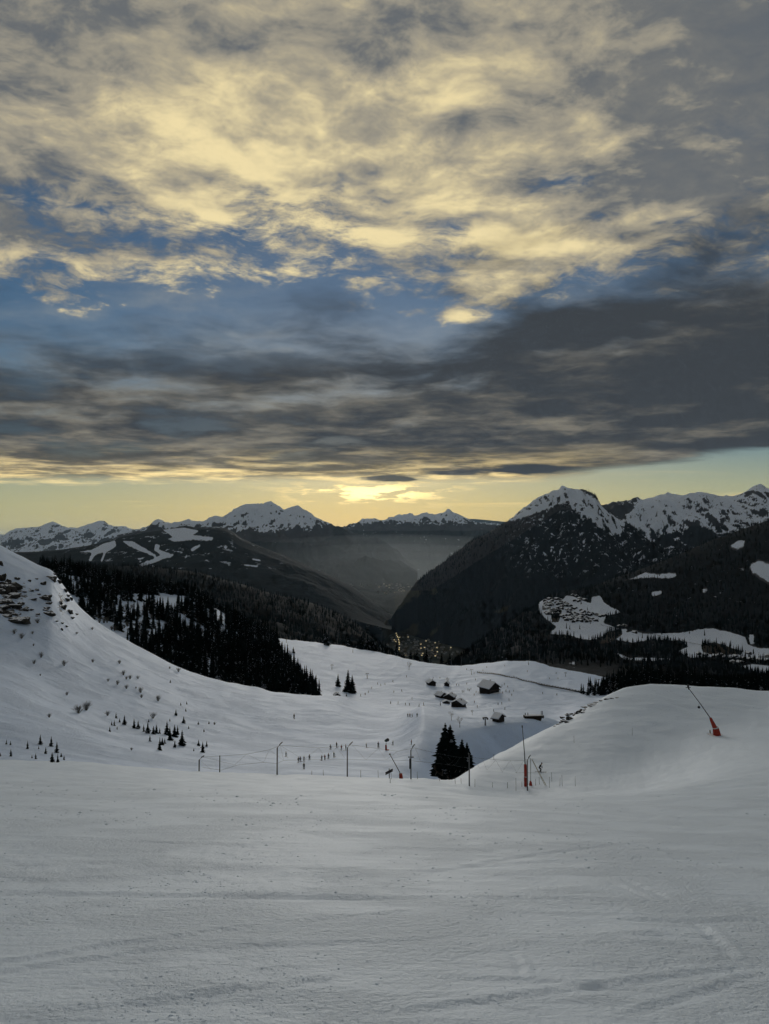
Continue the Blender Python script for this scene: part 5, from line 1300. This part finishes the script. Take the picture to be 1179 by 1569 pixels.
for _ in range(900):
    x, y = rnd.uniform(90, 560), rnd.uniform(250, 480)
    lim = 250 + max(0, x - 230) * .48
    if not (lim < y < lim + 175 - abs(x - 300) * .12): continue
    if any((x - a)**2 + ((y - c) * 1.6)**2 < 24**2 for a, c in vill): continue
    vill.append((x, y))
    if len(vill) >= 75: break
vill += [(380, 215), (420, 225), (450, 250), (500, 262), (440, 275), (400, 268), (540, 390), (580, 400), (620, 410), (660, 425), (700, 420), (610, 470), (580, 455), (850, 530), (900, 525), (1000, 590), (520, 480)]
for i, (x, y) in enumerate(vill):
    h = hit9(*C8(x, y))
    if h: house_at(h, 'dark little house with snowy roof in the village on the right-hand terrace', 'houses of the terrace village', i)
C6 = lambda x, y: (980 + x / 5.925, 820 + y / 5.925)
for i, (x, y) in enumerate([(940, 1125), (1000, 1135), (1060, 1150), (1110, 1140), (1150, 1150), (830, 1120), (870, 1110), (780, 1120), (850, 1165), (910, 1165), (740, 1100), (690, 1105), (600, 1095), (540, 1085), (1165, 1110), (990, 1080)]):
    h = hit9(*C6(x, y))
    if h: house_at(h, 'dark snowy-roofed farm building at the foot of the right-hand snowfield', 'farm buildings below the right-hand snowfield', i + 3)
# road through the terrace village
M['asphalt'] = flat('wet_asphalt', (0.03, 0.03, 0.032), 0.6)
rp = [(872, 942), (890, 945), (905, 948), (915, 952), (922, 958), (935, 962), (950, 964), (975, 967), (1000, 972), (1030, 980), (1060, 986), (1090, 992)]
b = MB(); vs_ = []
for px, py in rp:
    h = hit9(px, py); vs_ += [h + Vector((0, -5, 1.6)), h + Vector((0, 5, 1.9))]
b.poly(vs_, [(2*i, 2*i+2, 2*i+3, 2*i+1) for i in range(len(rp) - 1)])
o = b.build('road', M['asphalt']); o['kind'] = 'structure'
# far town on the valley floor: reads as one mass of pale roofs and lamps
tb = MB()
def vz(x, y): return float(FLOOR + 14 * fbm(np.array(x / 900), np.array(y / 900), 3, 77))
def floor_hit(px, py):
    a, e = ray(px, py); Yv = (FLOOR - EYE) / float(e); x = float(a) * Yv
    return Vector((x, Yv, vz(x, Yv)))
M['townwall'] = flat('town_walls', (0.30, 0.29, 0.27), .9); M['townroof'] = flat('town_roofs', (0.12, 0.11, 0.11), .9)
M['lamp'] = flat('street_lamps', (1, .85, .5), .5, emit=((1.0, 0.78, 0.40), 1.6))
def town_house(p, s_=1.0, lamp=False):
    w = rnd.uniform(9, 18) * s_; d = rnd.uniform(9, 14) * s_; hh = rnd.uniform(6, 11)
    R_ = Matrix.Rotation(rnd.uniform(-.5, .5), 3, 'Z')
    tb.box(p + Vector((0, 0, hh/2 - 3)), (w, d, hh + 6), R_, 0)
    q = [(-w/2, -d/2, hh), (w/2, -d/2, hh), (w/2, d/2, hh), (-w/2, d/2, hh), (0, -d/2, hh + w*.3), (0, d/2, hh + w*.3)]
    tb.poly([p + R_ @ Vector(v) for v in q], [(0, 1, 4), (2, 3, 5), (0, 4, 5, 3), (1, 2, 5, 4)], 1)
    if lamp: tb.box(p + Vector((0, -d/2 - 3, 5)), (3.0, 1.5, 2.4), None, 2)
for _ in range(210):
    px = rnd.gauss(640, 34); py = rnd.uniform(955, 1008)
    if px < 592 or px > 730: continue
    town_house(floor_hit(px, py), 1.0, rnd.random() < .15)
for _ in range(60):
    px = rnd.uniform(560, 610); py = rnd.uniform(934, 965); town_house(floor_hit(px, py), 1.3, rnd.random() < .1)
for i in range(16):
    f = i / 15; p = floor_hit(605 + 6 * math.sin(f * 2.6) + 2 * f, 966 + 38 * f); tb.box(p + Vector((0, 0, 6)), (3.4, 3.4, 2.4), None, 2)
fv = MB(); tb2, tb = tb, fv
for _ in range(130):
    px = rnd.gauss(606, 22) if rnd.random() < .75 else rnd.uniform(495, 560); py = rnd.uniform(893, 916)
    Yv = rnd.uniform(8350, 9000); p = pt(px, py, Yv); town_house(Vector((p.x, Yv, p.z - 6)), 1.5, rnd.random() < .30)
tag(tb2.build('town', [M['townwall'], M['townroof'], M['lamp']]), 'town with street lamps strung along the valley floor', 'town', None, 'stuff')
tag(fv.build('town', [M['townwall'], M['townroof'], M['lamp']]), 'far village with lights on the wooded valley hill', 'town', None, 'stuff')

# ------------------------------------------------------------------ the hazy air
hz = bpy.data.materials.new('hazy_air'); hz.use_nodes = True; hz.node_tree.nodes.clear(); S.tree = hz.node_tree
pv = new_node('ShaderNodeVolumePrincipled'); pv.inputs['Color'].default_value = (0.52, 0.76, 1.0, 1); pv.inputs['Density'].default_value = 6.5e-6; pv.inputs['Anisotropy'].default_value = 0.45
om = new_node('ShaderNodeOutputMaterial'); hz.node_tree.links.new(pv.outputs[0], om.inputs['Volume'])
b = MB(); b.box((0, 44500, 10), (120000, 94000, 1640)); hb = b.build('haze', hz); tag(hb, 'thin pale haze filling the valley air', 'haze', None, 'stuff')
# low mist lying in the valley
ms = bpy.data.materials.new('valley_mist'); ms.use_nodes = True; ms.node_tree.nodes.clear(); S.tree = ms.node_tree
pm = new_node('ShaderNodeVolumePrincipled'); pm.inputs['Color'].default_value = (0.86, 0.92, 0.93, 1); pm.inputs['Density'].default_value = 1.9e-5; pm.inputs['Anisotropy'].default_value = 0.6
om = new_node('ShaderNodeOutputMaterial'); ms.node_tree.links.new(pm.outputs[0], om.inputs['Volume'])
for i, (f, g) in enumerate(((1.0, 1.0), (.86, .80), (.72, .62), (.58, .46), (.44, .30))):       # thickening towards the valley floor
    bm = bmesh.new(); bmesh.ops.create_icosphere(bm, subdivisions=4, radius=1.0)
    for v in bm.verts: v.co = Vector((v.co.x * 3900 * f + 150, v.co.y * 5900 * f + 11000, v.co.z * (760 * g if v.co.z > 0 else 60) - 690))
    me = bpy.data.meshes.new('mist'); bm.to_mesh(me); bm.free(); me.materials.append(ms)
    tag(link('mist', me), 'pale mist lying in the valley beyond the town', 'mist', 'layers of valley mist', 'stuff')
sc.cycles.use_adaptive_sampling = True; sc.cycles.adaptive_threshold = 0.02; sc.cycles.adaptive_min_samples = 10
sc.cycles.volume_bounces = 1; sc.cycles.max_bounces = 4; sc.cycles.diffuse_bounces = 2; sc.cycles.transparent_max_bounces = 8
sc.cycles.use_denoising = True

# ------------------------------------------------------------------ things of a small group are told apart by their place in the row
ORD = 'first second third fourth fifth sixth seventh eighth ninth tenth eleventh twelfth thirteenth fourteenth fifteenth sixteenth seventeenth eighteenth nineteenth twentieth'.split()
ORD += ['twenty-' + o for o in ORD[:9]] + ['thirtieth'] + ['thirty-' + o for o in ORD[:9]] + ['fortieth']
groups = {}
for o in sc.objects:
    if o.parent is None and o.get('group') and o.get('kind') != 'stuff': groups.setdefault(o['group'], []).append(o)
for g, lst in groups.items():
    if not 1 < len(lst) <= 40: continue
    lst.sort(key=lambda o: float(project(o.location.x, o.location.y, o.location.z)[0]))
    for o, w in zip(lst, ORD): o['label'] = o['label'] + ', ' + w + ' from the left'
